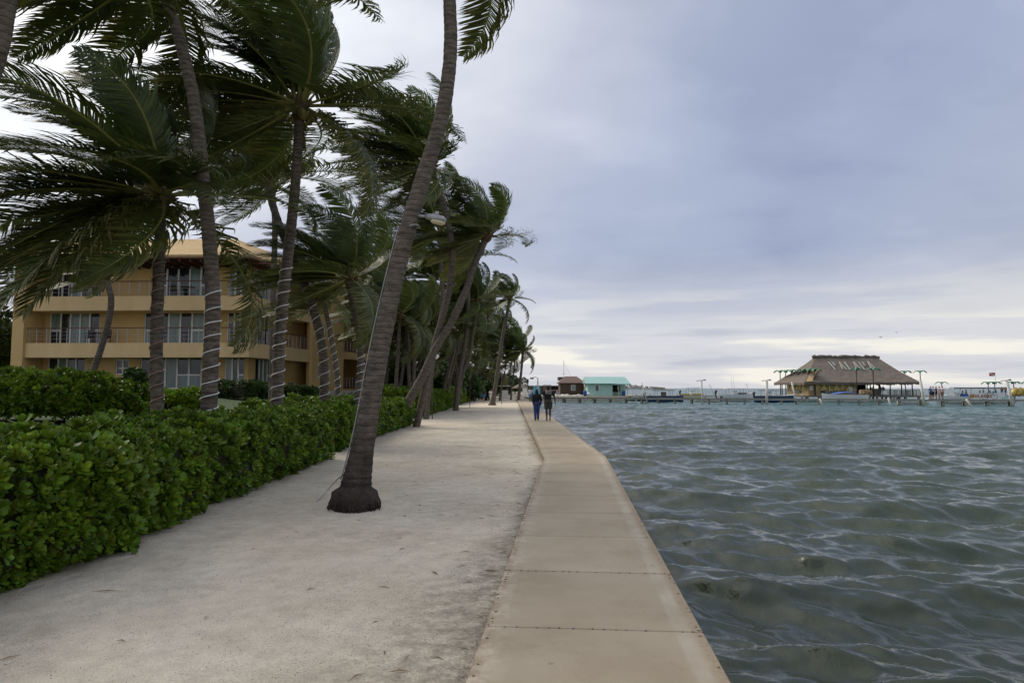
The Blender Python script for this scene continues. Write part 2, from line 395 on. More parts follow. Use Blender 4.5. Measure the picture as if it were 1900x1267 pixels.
def sand_material():
    m = bpy.data.materials.new('sand'); m.use_nodes = True; MATS['sand'] = m
    nt = m.node_tree; N, L = nt.nodes, nt.links; b = N['Principled BSDF']; b.inputs['Roughness'].default_value = .95
    b.inputs['Specular IOR Level'].default_value = .15
    tcn = N.new('ShaderNodeTexCoord'); O = tcn.outputs['Object']
    def nz(scale, det=5, rough=.6, stretch=None):
        v = O
        if stretch:
            mp = N.new('ShaderNodeMapping'); mp.inputs['Scale'].default_value = stretch; L.new(O, mp.inputs[0]); v = mp.outputs[0]
        n = N.new('ShaderNodeTexNoise'); n.inputs['Scale'].default_value = scale; n.inputs['Detail'].default_value = det; n.inputs['Roughness'].default_value = rough
        L.new(v, n.inputs['Vector']); return n.outputs[0]
    def mth(op, a, c=None, d=None):
        n = N.new('ShaderNodeMath'); n.operation = op
        for i, x in enumerate((a, c, d)):
            if x is None: continue
            if isinstance(x, (int, float)): n.inputs[i].default_value = x
            else: L.new(x, n.inputs[i])
        return n.outputs[0]
    def ramp(f, stops):
        n = N.new('ShaderNodeValToRGB'); cr = n.color_ramp
        while len(cr.elements) < len(stops): cr.elements.new(.5)
        for e, (p, c) in zip(cr.elements, stops): e.position = p; e.color = (*c, 1)
        L.new(f, n.inputs[0]); return n.outputs[0]
    def mix(f, a, c, mode='MIX'):
        n = N.new('ShaderNodeMix'); n.data_type = 'RGBA'; n.blend_type = mode
        for s, x in ((0, f), (6, a), (7, c)):
            if isinstance(x, (int, float)): n.inputs[s].default_value = x
            elif isinstance(x, tuple): n.inputs[s].default_value = (*x, 1)
            else: L.new(x, n.inputs[s])
        return n.outputs[2]
    base = ramp(nz(.55, 6, .65), [(.3, (.46, .40, .305)), (.5, (.555, .495, .392)), (.7, (.605, .552, .452))])
    mid = ramp(nz(5, 5, .7), [(.3, (.80, .80, .80)), (.6, (1.04, 1.04, 1.04))])
    fine = ramp(nz(85, 3, .8), [(.33, (.62, .60, .57)), (.5, (1, 1, 1)), (.7, (1.12, 1.12, 1.12))])
    c = mix(1.0, mix(1.0, base, mid, 'MULTIPLY'), fine, 'MULTIPLY')
    # damp dark litter collected along the walkway's kerb
    sx = N.new('ShaderNodeSeparateXYZ'); L.new(O, sx.inputs[0])
    line = mth('MINIMUM', mth('MULTIPLY_ADD', sx.outputs[1], slopeL, LC.x - slopeL * LC.y), XL)
    dist = mth('SUBTRACT', line, sx.outputs[0])
    wid = mth('ADD', mth('MULTIPLY_ADD', nz(.33, 3, .5), 1.1, -.28), mth('MAXIMUM', mth('MULTIPLY_ADD', sx.outputs[1], -.24, 2.15), 0.0))
    msk = mth('SUBTRACT', 1.0, mth('DIVIDE', dist, mth('MAXIMUM', wid, .06)))
    msk = mth('MULTIPLY', mth('MAXIMUM', mth('MINIMUM', msk, 1.0), 0.0), ramp(nz(9, 5, .75), [(.36, (.10,) * 3), (.62, (1,) * 3)]))
    c = mix(mth('MULTIPLY', msk, .8), c, (.10, .082, .062))
    streak = ramp(nz(1.3, 6, .75, (1.0, 2.6, 1)), [(.62, (0,) * 3), (.75, (.45,) * 3)])
    c = mix(streak, c, (.27, .235, .19))
    L.new(c, b.inputs['Base Color'])
    bp = N.new('ShaderNodeBump'); bp.inputs['Strength'].default_value = .5; bp.inputs['Distance'].default_value = .02
    L.new(nz(60, 4, .75), bp.inputs['Height'])
    bp2 = N.new('ShaderNodeBump'); bp2.inputs['Strength'].default_value = .55; bp2.inputs['Distance'].default_value = .06
    vf = N.new('ShaderNodeTexVoronoi'); vf.inputs['Scale'].default_value = 2.6; mpv = N.new('ShaderNodeMapping'); mpv.inputs['Scale'].default_value = (1.7, .8, 1); L.new(O, mpv.inputs[0]); L.new(mpv.outputs[0], vf.inputs['Vector'])
    dent = ramp(vf.outputs['Distance'], [(.0, (0,) * 3), (.22, (.25,) * 3), (.30, (.62,) * 3), (.42, (.5,) * 3)])
    L.new(mth('MULTIPLY_ADD', dent, .55, nz(3.5, 5, .65)), bp2.inputs['Height']); L.new(bp2.outputs[0], bp.inputs['Normal'])
    L.new(bp.outputs[0], b.inputs['Normal'])
sand_material()
g = link('sand_ground', np_mesh('sand_ground', np.array(V), np.array(Fq), 'sand', smooth=True)); tag(g, kind='structure')

# loose shell grit and scraps on the sand close by
rng = random.Random(5)
def grit(name, n, y0, y1):
    mb = MB()
    for i in range(n):
        y = y0 + (y1 - y0) * rng.random() ** 1.6; xe = edge_l(y)
        x = xe - .03 - 3.2 * (rng.random() ** 2.2)
        r = .002 + .0042 * rng.random() ** 2
        z = ground_z(x, y); a = rng.random() * 6.28
        c, s = math.cos(a) * r, math.sin(a) * r
        mb.add([(x - c, y - s, z), (x + s, y - c, z), (x + c, y + s, z), (x - s * .7, y + c * .7, z), (x, y, z + r * 1.1)], [(0,1,4),(1,2,4),(2,3,4),(3,0,4)])
    return mb
o = grit('loose_grit', 12000, 2.5, 16).build('loose_grit', 'grit'); tag(o, 'fine shell grit and scraps scattered over the pale sand', 'grit', kind='stuff')

# wind-blown scraps of palm leaf and twig on the sand and against the kerb
mb = MB()
for i in range(170):
    y = rng.uniform(3, 34); x = edge_l(y) - .05 - (rng.random() ** 2) * 3.6; z = ground_z(x, y) + .006; a = rng.gauss(.2, .7); L_ = rng.uniform(.04, .20) * (1 if rng.random() < .85 else 1.8); w = rng.uniform(.003, .009)
    d = Vector((math.cos(a), math.sin(a), 0)); s_ = Vector((-d.y, d.x, 0)); p = Vector((x, y, z)); k_ = s_ * rng.uniform(-.07, .07) * L_
    mb.add([p - d * L_ / 2, p - s_ * w + k_ + Vector((0, 0, .006)), p + d * L_ / 2, p + s_ * w + k_ + Vector((0, 0, .012))], [(0, 1, 2, 3)])
material('litter', (.16, .115, .065), .9, .5, 9, 0)
tag(mb.build('leaf_litter', 'litter'), 'dry brown leaf scraps blown across the sand path', 'litter', kind='stuff')

# lawn behind the hedge, 4 mm over the sand sheet, following its rise
V = []; lx = np.arange(-60, -9.2, .9); ly = np.arange(-10, 92, 1.5)
for y in ly:
    for x in lx:
        xx = x + .35 * mnoise.noise((0, y * .5, 1)) * (x > -10.5)
        V.append((xx, y, ground_z(xx, y) + .02))
n_ = len(lx)
Fq = [(r * n_ + c, r * n_ + c + 1, (r + 1) * n_ + c + 1, (r + 1) * n_ + c) for r in range(len(ly) - 1) for c in range(n_ - 1)]
tag(link('lawn', np_mesh('lawn', np.array(V), np.array(Fq), 'lawn', smooth=True)), kind='structure')

# ================================================================== walkway
def walkway_material():
    m = bpy.data.materials.new('concrete_walk'); m.use_nodes = True; MATS['concrete_walk'] = m
    nt = m.node_tree; N, L = nt.nodes, nt.links; b = N['Principled BSDF']; b.inputs['Roughness'].default_value = .8
    b.inputs['Specular IOR Level'].default_value = .3
    tcn = N.new('ShaderNodeTexCoord'); O = tcn.outputs['Object']
    def nz(scale, det=5, rough=.6):
        n = N.new('ShaderNodeTexNoise'); n.inputs['Scale'].default_value = scale; n.inputs['Detail'].default_value = det; n.inputs['Roughness'].default_value = rough
        L.new(O, n.inputs['Vector']); return n.outputs[0]
    def ramp(f, stops, interp='LINEAR'):
        n = N.new('ShaderNodeValToRGB'); cr = n.color_ramp; cr.interpolation = interp
        while len(cr.elements) < len(stops): cr.elements.new(.5)
        for e, (p, c) in zip(cr.elements, stops): e.position = p; e.color = (*c, 1)
        L.new(f, n.inputs[0]); return n.outputs[0]
    def mix(f, a, c, mode='MIX'):
        n = N.new('ShaderNodeMix'); n.data_type = 'RGBA'; n.blend_type = mode
        for s, x in ((0, f), (6, a), (7, c)):
            if isinstance(x, (int, float)): n.inputs[s].default_value = x
            elif isinstance(x, tuple): n.inputs[s].default_value = (*x, 1)
            else: L.new(x, n.inputs[s])
        return n.outputs[2]
    def mth(op, a, c=None):
        n = N.new('ShaderNodeMath'); n.operation = op
        for i, x in enumerate((a, c)):
            if x is None: continue
            if isinstance(x, (int, float)): n.inputs[i].default_value = x
            else: L.new(x, n.inputs[i])
        return n.outputs[0]
    oi = N.new('ShaderNodeObjectInfo')
    base = ramp(nz(.9, 6, .62), [(.28, (.275, .224, .152)), (.5, (.342, .286, .203)), (.72, (.388, .330, .243))])
    tone = N.new('ShaderNodeMapRange'); tone.inputs[3].default_value = .90; tone.inputs[4].default_value = 1.07; L.new(oi.outputs['Random'], tone.inputs[0])
    cc = N.new('ShaderNodeCombineColor')
    for i in range(3): L.new(tone.outputs[0], cc.inputs[i])
    c = mix(1, base, cc.outputs[0], 'MULTIPLY')
    c = mix(1, c, ramp(nz(140, 2, .7), [(.3, (.84, .83, .82)), (.6, (1.05,) * 3)]), 'MULTIPLY')
    uv = N.new('ShaderNodeUVMap'); uv.uv_map = 'uv'
    su = N.new('ShaderNodeSeparateXYZ'); L.new(uv.outputs[0], su.inputs[0]); u = mth('ADD', su.outputs[0], mth('MULTIPLY', mth('SUBTRACT', nz(6, 3), .5), .03))
    strip = ramp(u, [(0, (0,) * 3), (.045, (.15,) * 3), (.075, (.35,) * 3), (.095, (0,) * 3), (.865, (0,) * 3), (.885, (1,) * 3), (.935, (1,) * 3), (.955, (0,) * 3)])
    strip2 = mth('MULTIPLY', strip, ramp(nz(2.2, 4, .6), [(.35, (.02,) * 3), (.62, (.30,) * 3)]))
    c = mix(strip2, c, (.50, .465, .40))
    rim = ramp(u, [(0, (1,) * 3), (.028, (.9,) * 3), (.045, (0,) * 3), (.953, (0,) * 3), (.97, (.9,) * 3), (1, (1,) * 3)])
    c = mix(mth('MULTIPLY', rim, .5), c, ramp(nz(30, 4, .8), [(.35, (.13, .095, .06)), (.65, (.36, .27, .17))]))
    # spots: gum, drips, splashes, denser towards the sea side
    vo = N.new('ShaderNodeTexVoronoi'); vo.inputs['Scale'].default_value = 3.6; vo.inputs['Randomness'].default_value = 1; L.new(O, vo.inputs['Vector'])
    vc = N.new('ShaderNodeSeparateColor'); L.new(vo.outputs['Color'], vc.inputs[0])
    dd = mth('ADD', vo.outputs['Distance'], mth('MULTIPLY', mth('SUBTRACT', nz(45, 3), .5), .06))
    spot = mth('MULTIPLY', mth('LESS_THAN', dd, .065), mth('GREATER_THAN', vc.outputs[0], .62))
    c = mix(mth('MULTIPLY', spot, .45), c, (.13, .11, .085))
    vo2 = N.new('ShaderNodeTexVoronoi'); vo2.inputs['Scale'].default_value = 7.5; L.new(O, vo2.inputs['Vector'])
    d2 = mth('ADD', vo2.outputs['Distance'], mth('MULTIPLY', mth('SUBTRACT', nz(60, 3), .5), .15))
    sp2 = mth('MULTIPLY', mth('LESS_THAN', d2, .14), ramp(u, [(.55, (0,) * 3), (.85, (1,) * 3)]))
    sp2 = mth('MULTIPLY', sp2, ramp(nz(.8, 3), [(.42, (0,) * 3), (.55, (1,) * 3)]))
    c = mix(mth('MULTIPLY', sp2, .6), c, (.22, .155, .07))
    # sand blown over the landward rim, and old rain stains
    spill = mth('MULTIPLY', ramp(u, [(0, (1,) * 3), (.05, (.7,) * 3), (.16, (0,) * 3)]), ramp(nz(5, 5, .75), [(.46, (0,) * 3), (.62, (.8,) * 3)]))
    c = mix(spill, c, (.50, .43, .335))
    c = mix(ramp(nz(1.7, 6, .72), [(.57, (0,) * 3), (.70, (.38,) * 3)]), c, (.205, .165, .115))
    L.new(c, b.inputs['Base Color'])
    bp = N.new('ShaderNodeBump'); bp.inputs['Strength'].default_value = .25; bp.inputs['Distance'].default_value = .01; L.new(nz(90, 4, .7), bp.inputs['Height'])
    L.new(bp.outputs[0], b.inputs['Normal'])
walkway_material()
tdir = (LC - L0).normalized(); pdir = Vector((tdir.y, -tdir.x, 0)); W1 = (R0 - L0).dot(pdir)
walk = empty('walkway', (L0.x, L0.y, 0)); tag(walk, kind='structure')
s_corner = (LC - L0).length
J0 = on_z(908, 1161, 0); s_j = (J0 - L0).dot(tdir)
PAN = 1.49
stations = []                                       # (left, right, v)
s = s_j - PAN * 10
while s < s_corner - .7:
    l = L0 + tdir * s; stations.append((l, l + pdir * W1)); s += PAN
stations.append((LC.copy(), RC.copy()))
y = LC.y + PAN
while y < 46:
    stations.append((Vector((XL, y, 0)), Vector((XR, y, 0)))); y += PAN
stations.append((Vector((XL, 134, 0)), Vector((XR, 134, 0))))
T = .16
prng = random.Random(3)
peb = MB()
for i in range(len(stations) - 1):
    (l0, r0), (l1, r1) = stations[i], stations[i + 1]
    gp = .007; ch = .008
    la = l0 + (l1 - l0).normalized() * gp; ra = r0 + (r1 - r0).normalized() * gp
    lb = l1 - (l1 - l0).normalized() * gp; rb = r1 - (r1 - r0).normalized() * gp
    dz = prng.uniform(-.0025, .0025)
    P = [la, ra, rb, lb]; C = sum(P, Vector()) / 4
    top = [p + (C - p).normalized() * ch * 1.4 + Vector((0, 0, dz)) for p in P]
    mid = [p + Vector((0, 0, dz - ch)) for p in P]; bot = [p + Vector((0, 0, -T)) for p in P]
    me = bpy.data.meshes.new('slab')
    fs = [(0,1,2,3)] + [(j, 4 + j, 4 + (j + 1) % 4, (j + 1) % 4) for j in range(4)] + [(4 + j, 8 + j, 8 + (j + 1) % 4, 4 + (j + 1) % 4) for j in range(4)]
    me.from_pydata([tuple(p) for p in top + mid + bot], [], fs)
    uvl = me.uv_layers.new(name='uv'); uvu = [0, 1, 1, 0] * 3; uvv = [0, 0, 1, 1] * 3
    for lp in me.loops: uvl.data[lp.index].uv = (uvu[lp.vertex_index], uvv[lp.vertex_index] + i)
    me.materials.append(M('concrete_walk')); me.update()
    link('slab', me, walk)
    # exposed pebbles along joints and both rims
    def pebble(p, r):
        q = Matrix.Rotation(prng.random() * 6.28, 3, 'Z')
        peb.ball(p, (r * prng.uniform(.7, 1.3), r * prng.uniform(.6, 1.1), .006), 6, 4, rot=q)
    yy = (l0.y + l1.y) / 2
    if yy < 15:
        n = 20
        for k in range(n + 1):
            if prng.random() < .5 and -2 < yy: pebble(l0.lerp(r0, (k + prng.uniform(-.2, .2)) / n) + Vector((0, prng.uniform(-.01, .01), -.002)), prng.uniform(.006, .013))
    if -2 < yy < 24:
        n = int((l1 - l0).length / .075)
        for k in range(n):
            for a, b_, sg in ((l0, l1, 1), (r0, r1, -1)):
                if prng.random() < .42: pebble(a.lerp(b_, (k + prng.random() * .5) / n) + pdir * (sg * prng.uniform(.012, .05)) + Vector((0, 0, -.001)), prng.uniform(.008, .017))
o = peb.build('pebbles', 'pebble', walk); tag(o, kind='stuff')
# concrete mass and seawall under the slabs
mb = MB(); inner = [(l + (r - l).normalized() * .035, r - (r - l).normalized() * .035) for l, r in stations]
vsx = []; 
for l, r in inner: vsx += [(l.x, l.y, -.150), (r.x, r.y, -.150), (r.x, r.y, -1.6), (l.x, l.y, -1.6)]
fsx = []
for i in range(len(inner) - 1):
    a = i * 4
    for j in range(4): fsx.append((a + j, a + (j + 1) % 4, a + 4 + (j + 1) % 4, a + 4 + j)[::-1])
k = (len(inner) - 1) * 4
fsx += [(0, 1, 2, 3), (k + 3, k + 2, k + 1, k)]
mb.add(vsx, fsx); material('seawall', (.16, .135, .10), .9, .35, 1.5, .4, 14, stretch=(1, 1, 3)); mb.build('seawall', 'seawall', walk)

# ================================================================== water
def ocean_tile(N, Lm, wind, wdir, seed, rms, kcut):
    r = np.random.RandomState(seed)
    k1 = np.fft.fftfreq(N, Lm / N) * 2 * np.pi
    KX, KY = np.meshgrid(k1, k1); K = np.sqrt(KX ** 2 + KY ** 2); K[0, 0] = 1e-6
    Lp = wind ** 2 / 9.81
    cosw = (KX * wdir[0] + KY * wdir[1]) / K
    ph = np.exp(-1 / (K * Lp) ** 2) / K ** 3.5 * (np.abs(cosw) ** 4 * np.where(cosw < 0, .15, 1) + .025) * np.exp(-(K * kcut) ** 2)
    ph[0, 0] = 0
    h = np.sqrt(ph / 2) * (r.randn(N, N) + 1j * r.randn(N, N))
    H = np.real(np.fft.ifft2(h)); hl = h * np.exp(-(K * .11) ** 2); DX = np.real(np.fft.ifft2(-1j * KX / K * hl)); DY = np.real(np.fft.ifft2(-1j * KY / K * hl))
    s_ = rms / H.std(); return H * s_, DX * s_, DY * s_
def sample(T_, Lm, x, y):
    N = T_.shape[0]; u = (x / Lm * N) % N; v = (y / Lm * N) % N
    i0 = np.floor(u).astype(int) % N; j0 = np.floor(v).astype(int) % N; fu = u - np.floor(u); fv = v - np.floor(v)
    i1 = (i0 + 1) % N; j1 = (j0 + 1) % N
    return T_[j0, i0] * (1 - fu) * (1 - fv) + T_[j0, i1] * fu * (1 - fv) + T_[j1, i0] * (1 - fu) * fv + T_[j1, i1] * fu * fv
def grow(a, b, s0, g):
    out = [a]; 
    while out[-1] < b: out.append(out[-1] + max(s0, g * abs(out[-1])))
    return out
gy = [-v for v in grow(0, 22, .12, .03)][::-1][:-1] + grow(0, 150, .036, .0062) ; gy = sorted(set(gy + grow(150, 9000, 2, .06)))
gx = sorted(set([-v for v in grow(0.0, 9000, .3, .25)] + grow(0, 130, .04, .0064) + grow(130, 9000, 2, .07)))
GX, GY = np.meshgrid(np.array(gx), np.array(gy))
RR = np.sqrt(GX ** 2 + GY ** 2)
WX, WY = -.50, -.866
Z = np.zeros_like(GX); DX = np.zeros_like(GX); DY = np.zeros_like(GX)
for (N, Lm, wind, seed, rms, ang_, amp_fn) in ((512, 53.0, 3.1, 11, .062, 0, np.clip(1.2 - RR / 260, 0, 1)),
                                               (512, 37.0, 2.2, 23, .044, .38, np.clip(1.2 - RR / 200, 0, 1)),
                                               (512, 9.0, 1.2, 7, .0185, -.3, np.clip(1.1 - RR / 42, 0, 1)),
                                               (256, 4.3, .80, 5, .0085, .25, np.clip(1.1 - RR / 14, 0, 1))):
    ca, sa = math.cos(ang_), math.sin(ang_)
    wd = (WX * ca - WY * sa, WX * sa + WY * ca)
    H, hx, hy = ocean_tile(N, Lm, wind, (WX, WY), seed, rms, .075 if Lm > 20 else (.036 if Lm > 5 else .026))
    xx = GX * ca + GY * sa; yy = -GX * sa + GY * ca
    a_h, a_x, a_y = sample(H, Lm, xx, yy), sample(hx, Lm, xx, yy), sample(hy, Lm, xx, yy)
    Z += a_h * amp_fn; c_ = -.68 if Lm > 20 else (-.25 if Lm > 5 else -.12)
    DX += (a_x * ca - a_y * sa) * amp_fn * c_; DY += (a_x * sa + a_y * ca) * amp_fn * c_
edge_fade = np.clip((GX + 2) / 2, 0, 1)
X2 = GX + DX * edge_fade; Y2 = GY + DY
ny, nx = GX.shape
dxx = np.gradient(X2, axis=1) / np.gradient(GX, axis=1); dyy = np.gradient(Y2, axis=0) / np.gradient(GY, axis=0)
jac = dxx * dyy
foam = .0 * np.clip((.10 - jac) / .25, 0, 1) * (Z > .2) * (RR < 90) * (RR > 9)
idx = np.arange(ny * nx).reshape(ny, nx)
Q = np.stack([idx[:-1, :-1], idx[:-1, 1:], idx[1:, 1:], idx[1:, :-1]], -1).reshape(-1, 4)
cols = np.stack([foam, foam, foam, np.ones_like(foam)], -1).reshape(-1, 4)
def water_material():
    m = bpy.data.materials.new('sea_water'); m.use_nodes = True; MATS['sea_water'] = m
    nt = m.node_tree; N, L = nt.nodes, nt.links; b = N['Principled BSDF']
    b.inputs['Roughness'].default_value = .09; b.inputs['IOR'].default_value = 1.333; b.inputs['Specular IOR Level'].default_value = .5
    tcn = N.new('ShaderNodeTexCoord'); O = tcn.outputs['Object']
    sx = N.new('ShaderNodeSeparateXYZ'); L.new(O, sx.inputs[0])
    def mth(op, a, c=None, d=None):
        n = N.new('ShaderNodeMath'); n.operation = op
        for i, x in enumerate((a, c, d)):
            if x is None: continue
            if isinstance(x, (int, float)): n.inputs[i].default_value = x
            else: L.new(x, n.inputs[i])
        return n.outputs[0]
    def nz(scale, det, rough, stretch=(1, 1, 1), rot=0):
        mp = N.new('ShaderNodeMapping'); mp.inputs['Scale'].default_value = stretch; mp.inputs['Rotation'].default_value = (0, 0, rot); L.new(O, mp.inputs[0])
        n = N.new('ShaderNodeTexNoise'); n.inputs['Scale'].default_value = scale; n.inputs['Detail'].default_value = det; n.inputs['Roughness'].default_value = rough
        L.new(mp.outputs[0], n.inputs['Vector']); return n.outputs[0]
    # silt near the wall gives way to clearer teal water over pale sand further out
    far = mth('ADD', mth('MULTIPLY', sx.outputs[0], .012), mth('MULTIPLY', sx.outputs[1], .0075))
    far = mth('ADD', far, mth('MULTIPLY', mth('SUBTRACT', nz(.06, 4, .6), .5), .5))
    rp = N.new('ShaderNodeValToRGB'); cr = rp.color_ramp
    for _ in range(2): cr.elements.new(.5)
    for e, (p, c) in zip(cr.elements, [(.0, (.026, .036, .019)), (.3, (.029, .045, .026)), (.7, (.034, .060, .046)), (1.0, (.026, .074, .064))]):
        e.position = p; e.color = (*c, 1)
    L.new(far, rp.inputs[0])
    at = N.new('ShaderNodeAttribute'); at.attribute_name = 'Col'
    fm = mth('MULTIPLY', at.outputs['Fac'], mth('GREATER_THAN', nz(14, 4, .8), .47))
    mx = N.new('ShaderNodeMix'); mx.data_type = 'RGBA'; L.new(fm, mx.inputs[0]); L.new(rp.outputs[0], mx.inputs[6]); mx.inputs[7].default_value = (.6, .62, .6, 1)
    L.new(mx.outputs[2], b.inputs['Base Color'])
    b1 = N.new('ShaderNodeBump'); b1.inputs['Strength'].default_value = .30; b1.inputs['Distance'].default_value = .018
    L.new(nz(10, 5, .66, (1, .5, 1), .76), b1.inputs['Height'])
    b2 = N.new('ShaderNodeBump'); b2.inputs['Strength'].default_value = .55; b2.inputs['Distance'].default_value = .5
    L.new(nz(1.1, 5, .6, (1, .5, 1), .76), b2.inputs['Height'])
    # larger waves as relief only where the sheet is too coarse to carry them
    cd = mth('MULTIPLY', mth('MAXIMUM', mth('ADD', sx.outputs[0], sx.outputs[1]), 0.0), 1 / 130)
    L.new(mth('MINIMUM', cd, .75), b2.inputs['Strength'])
    L.new(b1.outputs[0], b2.inputs['Normal']); L.new(b2.outputs[0], b.inputs['Normal'])
    rr = mth('MULTIPLY_ADD', mth('MINIMUM', cd, 1.2),   .15, .06); L.new(rr, b.inputs['Roughness'])
water_material()
verts = np.stack([X2, Y2, Z + WATER_Z], -1).reshape(-1, 3)
tag(link('sea_water', np_mesh('sea_water', verts, Q, 'sea_water', cols, smooth=True)), kind='structure')

# far headland across the bay
V = []; hx_ = np.linspace(-400, 212, 90)
for x in hx_:
    h = (4.2 + 2 * mnoise.noise((x * .02, 3, 0)) + 1.5 * mnoise.noise((x * .09, 1, 0))) * smoothstep(212, 150, x) + .2
    V += [(x, 890, -1), (x, 900, h * .7), (x, 925, h), (x, 980, -1)]
Fq = [(i * 4 + j, (i + 1) * 4 + j, (i + 1) * 4 + j + 1, i * 4 + j + 1) for i in range(89) for j in range(3)]
tag(link('headland', np_mesh('headland', np.array(V), np.array(Fq), 'far_hill')), kind='structure')

# ================================================================== leaves, hedges, shrubs
def rosette(seed, n=11, size=.10, spread=1.0, slim=1.0):
    r = random.Random(seed); vs = []; ts = []; cs = []
    for i in range(n):
        a = i * 2.39996 + r.uniform(-.25, .25); t = (i + .5) / n
        tilt = (.30 + 1.05 * t) * spread + r.uniform(-.15, .15)
        L = size * (.75 + .45 * t) * r.uniform(.85, 1.15); w = L * .235 * slim
        ax = Vector((math.cos(a) * math.sin(tilt), math.sin(a) * math.sin(tilt), math.cos(tilt)))
        sd = Vector((-math.sin(a), math.cos(a), 0)); up = sd.cross(ax)
        b = len(vs); curl = r.uniform(.05, .30)
        p = lambda f, s_, c_: ax * (L * f) + sd * (w * s_) + up * (-L * curl * f * f + L * c_)
        vs += [p(0, 0, 0), p(.45, -.55, .03), p(.45, .55, .03), p(.78, -1, .04), p(.78, 1, .04), p(.97, -.55, 0), p(.97, .55, 0)]
        ts += [(b, b + 2, b + 1), (b + 1, b + 2, b + 4), (b + 1, b + 4, b + 3), (b + 3, b + 4, b + 6), (b + 3, b + 6, b + 5)]
        k = r.uniform(.75, 1.25) * (1.35 - .45 * t); warm = 1 + .35 * (1 - t)
        if r.random() < .004: cc = (6, 2.8, 1.0)
        else: cc = (k * warm, k, k * .8)
        cs += [(*cc, 1)] * 7
    return np.array([tuple(v) for v in vs]), np.array(ts), np.array(cs)
ROS = [rosette(100 + i) for i in range(7)]
ROS_SLIM = [rosette(200 + i, 9, .10, 1.1, .8) for i in range(5)]
def rot_to(nrm, spin):
    q = Vector(nrm).to_track_quat('Z', 'Y').to_matrix() @ Matrix.Rotation(spin, 3, 'Z'); return np.array(q)
def scatter(pl, lib):
    """pl: list of (pos, normal, scale, tint). One joined foliage mesh's arrays."""
    VV, TT, CC = [], [], []; off = 0
    r = random.Random(1)
    for (p, n, s_, tint) in pl:
        v, t, c = lib[r.randrange(len(lib))]
        VV.append(v @ rot_to(n, r.random() * 6.28).T * s_ + np.array(p)); TT.append(t + off); cc = c.copy(); cc[:, :3] *= tint; q_ = r.random(); cc[:, 0] *= 1 + .45 * q_ * q_; cc[:, 1] *= 1 + .12 * q_; CC.append(cc); off += len(v)
    return np.concatenate(VV), np.concatenate(TT), np.concatenate(CC)
ROS_MESH = [np_mesh('leaf_rosette', v, t, 'hedge_leaf', c) for v, t, c in ROS]

